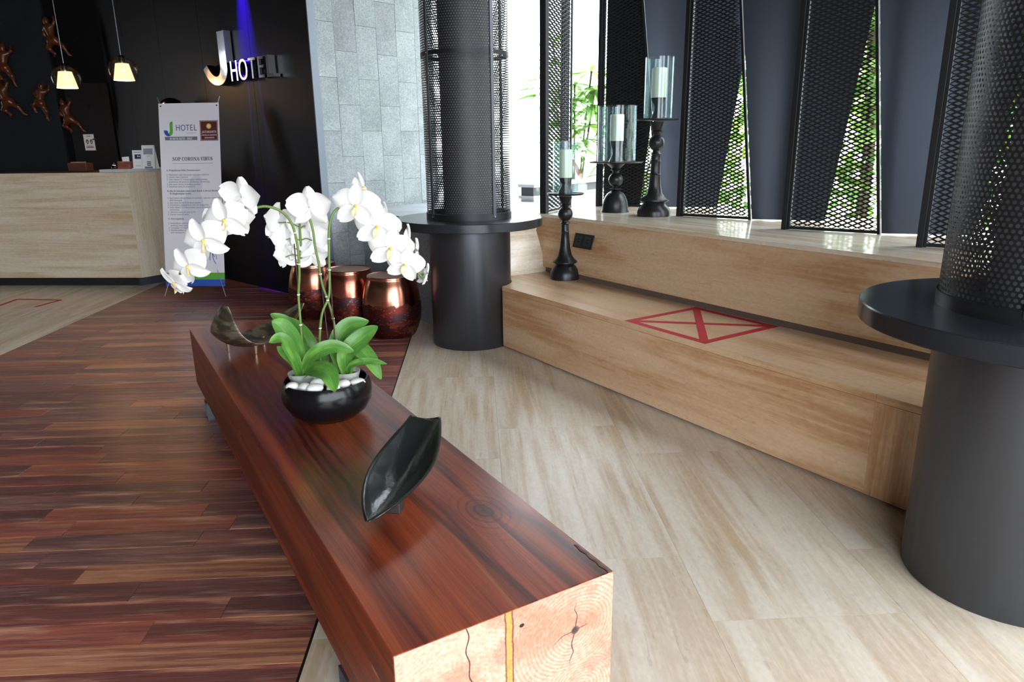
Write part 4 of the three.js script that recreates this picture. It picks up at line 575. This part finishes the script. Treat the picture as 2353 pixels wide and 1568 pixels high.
{
  const strip = (a, b, w, y, parent) => { const A = V(a[0], y, a[1]), B = V(b[0], y, b[1]), L = A.distanceTo(B), m = part('tape_strip', new THREE.BoxGeometry(L, 0.0006, w), redTape, parent); m.position.copy(A.add(B).multiplyScalar(0.5)); m.rotation.y = Math.atan2(-(b[1] - a[1]), b[0] - a[0]); };
  const t = thing('tape_cross', 'red tape square with a diagonal cross stuck on the stone seat', 'tape'), c = [[2.625, -2.855], [3.2, -2.855], [3.2, -2.27], [2.625, -2.27]], w = 0.042, y = SEAT + 0.0006;
  const q = [[2.646, -2.834], [3.179, -2.834], [3.179, -2.291], [2.646, -2.291]]; for (let i = 0; i < 4; i++) { const a = q[i], b = q[(i + 1) % 4], l = Math.hypot(b[0] - a[0], b[1] - a[1]), e = [(b[0] - a[0]) / l * w / 2, (b[1] - a[1]) / l * w / 2]; strip([a[0] - e[0], a[1] - e[1]], [b[0] + e[0], b[1] + e[1]], w, y, t); }
  strip(q[0], q[2], w, y + 0.0004, t); strip(q[1], q[3], w, y + 0.0006, t);
  const t2 = thing('tape_outline', 'open outline of narrow red tape on the floor before the counter', 'tape'); strip([-0.75, -7.5], [-0.31, -8.299], 0.035, 0.0006, t2); strip([-0.31, -8.299], [0.042, -7.986], 0.035, 0.0009, t2); strip([0.042, -7.986], [-0.171, -7.769], 0.035, 0.0012, t2);
}

// ---------- outside ----------
{
  const g = struct('ground_outside', 'pale paved ground outside the windows', 'ground'); part('paving', box(60, 0.1, 60, 34.6, -0.17, -5), M({ color: rgb(0.42, 0.42, 0.4), roughness: 0.9 }), g); part('paving', box(60, 0.1, 40, 0, -0.171, 26), M({ color: rgb(0.42, 0.42, 0.4), roughness: 0.9 }), g);
  // planter wall with a dark band
  const pw = thing('planter_wall', 'low white planter wall with a dark grey band outside the corner window', 'wall', [4.15, 0, -6.0], 20 * D2R);
  part('wall_body', box(3.4, 0.86, 0.16, 1.7, 0.43, 0), white, pw); part('dark_band', box(3.4, 0.085, 0.15, 1.7, 0.93, 0), M({ color: rgb(0.08, 0.085, 0.09), roughness: 0.6 }), pw, 'dark grey band'); part('lower_cap', box(3.44, 0.028, 0.19, 1.7, 0.874, 0), white, pw); part('coping', box(3.44, 0.03, 0.2, 1.7, 0.988, 0), white, pw);
  // leaf blade used by plants: length 1, along +x
  const blade = (w, droop) => sheet((s, v) => { const q = (v - 0.5) * 2, h = w * Math.pow(Math.sin(Math.PI * Math.min(0.99, 0.06 + 0.94 * s)), 0.8); return V(s, -droop * s * s + 0.25 * h * q * q, q * h); }, 6, 2, 0);
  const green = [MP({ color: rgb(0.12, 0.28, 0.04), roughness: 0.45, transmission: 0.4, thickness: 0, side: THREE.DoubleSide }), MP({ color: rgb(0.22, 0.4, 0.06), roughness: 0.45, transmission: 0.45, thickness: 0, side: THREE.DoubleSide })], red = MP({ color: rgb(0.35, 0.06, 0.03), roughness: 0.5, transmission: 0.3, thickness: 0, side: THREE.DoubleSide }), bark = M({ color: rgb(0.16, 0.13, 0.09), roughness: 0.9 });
  const place = (geo, p, az, el, len, tw) => geo.clone().scale(len, len, len).applyMatrix4(new THREE.Matrix4().makeRotationX(tw)).applyMatrix4(new THREE.Matrix4().makeRotationZ(el)).applyMatrix4(new THREE.Matrix4().makeRotationY(az)).translate(p.x, p.y, p.z);
  const r = rng(31), bl = blade(0.09, 0.25);
  const shrub = (x, z, h, n, label) => {
    const t = thing('tropical_shrub', label, 'shrub', [x, 0, z]), A = [], B = [], C = [];
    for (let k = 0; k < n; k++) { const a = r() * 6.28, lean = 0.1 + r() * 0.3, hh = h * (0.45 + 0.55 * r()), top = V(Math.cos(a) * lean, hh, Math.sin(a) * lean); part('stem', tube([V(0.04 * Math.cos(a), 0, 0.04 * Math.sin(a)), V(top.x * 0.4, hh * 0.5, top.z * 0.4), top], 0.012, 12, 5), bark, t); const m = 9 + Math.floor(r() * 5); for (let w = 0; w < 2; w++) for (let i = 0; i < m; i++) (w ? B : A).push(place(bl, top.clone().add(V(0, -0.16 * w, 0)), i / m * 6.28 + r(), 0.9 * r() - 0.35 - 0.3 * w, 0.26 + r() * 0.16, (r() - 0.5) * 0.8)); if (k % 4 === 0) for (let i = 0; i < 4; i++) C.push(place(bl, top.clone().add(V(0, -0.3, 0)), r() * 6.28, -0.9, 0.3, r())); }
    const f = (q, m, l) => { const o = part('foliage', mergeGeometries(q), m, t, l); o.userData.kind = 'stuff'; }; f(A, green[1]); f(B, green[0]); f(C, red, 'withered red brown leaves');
  };
  shrub(5.35, -6.75, 2.5, 11, 'leafy tropical shrub with long pointed leaves in the corner window'); shrub(6.1, -6.6, 2.0, 10, 'lower leafy shrub behind the corner window planter');
  const leaf = blade(0.22, 0.2);
  const tree = (x, z, h, n, label) => {
    const t = thing('garden_tree', label, 'tree', [x, -0.12, z], 0, 'garden trees beyond the louvres'); part('trunk', tube([V(0, 0, 0), V(0.05, h * 0.4, 0.04), V(-0.03, h * 0.8, 0)], 0.05, 16, 7), bark, t);
    const A = [[], []]; for (let i = 0; i < n; i++) { const yy = 0.25 + (h - 0.25) * r(), rad = (0.55 + 0.35 * Math.sin(yy * 2.1 + x)) * Math.sqrt(r()) * 1.1, a = r() * 6.28; A[i % 2].push(place(leaf, V(rad * Math.cos(a), yy, rad * Math.sin(a)), r() * 6.28, r() * 1.6 - 0.9, 0.09 + r() * 0.1, r() * 2)); }
    A.forEach((q, i) => { const o = part('foliage', mergeGeometries(q), green[i], t); o.userData.kind = 'stuff'; });
  };
  [[6.3, -4.9, 3.4, 1100], [6.0, -3.6, 3.0, 1000], [6.5, -2.5, 3.4, 1000], [6.1, -1.3, 3.2, 1000], [6.6, -0.1, 3.4, 900]].forEach(([x, z, h, n], i) => tree(x, z, h, n, ['garden tree behind the louvre next to the corner window', 'garden tree glimpsed behind the tallest candle holder', 'garden tree glimpsed through the louvre above the tape cross', 'garden tree glimpsed beside the pillar cage', 'garden tree seen only through the pillar cage'][i]));
  // frameless glass in the corner window
  const pane = struct('window_1', 'frameless glass pane in the corner window bay', 'window'); const gp = part('pane', box(0.86, 2.6, 0.01, 0, 0, 0), MP({ color: rgb(0.97, 1, 0.99), transmission: 1, roughness: 0, thickness: 0, ior: 1.5 }), pane); gp.position.set(4.05, 0.835 + 1.3, -5.28); gp.rotation.y = 20 * D2R;
}
shade(scene);
renderer.render(scene, camera);
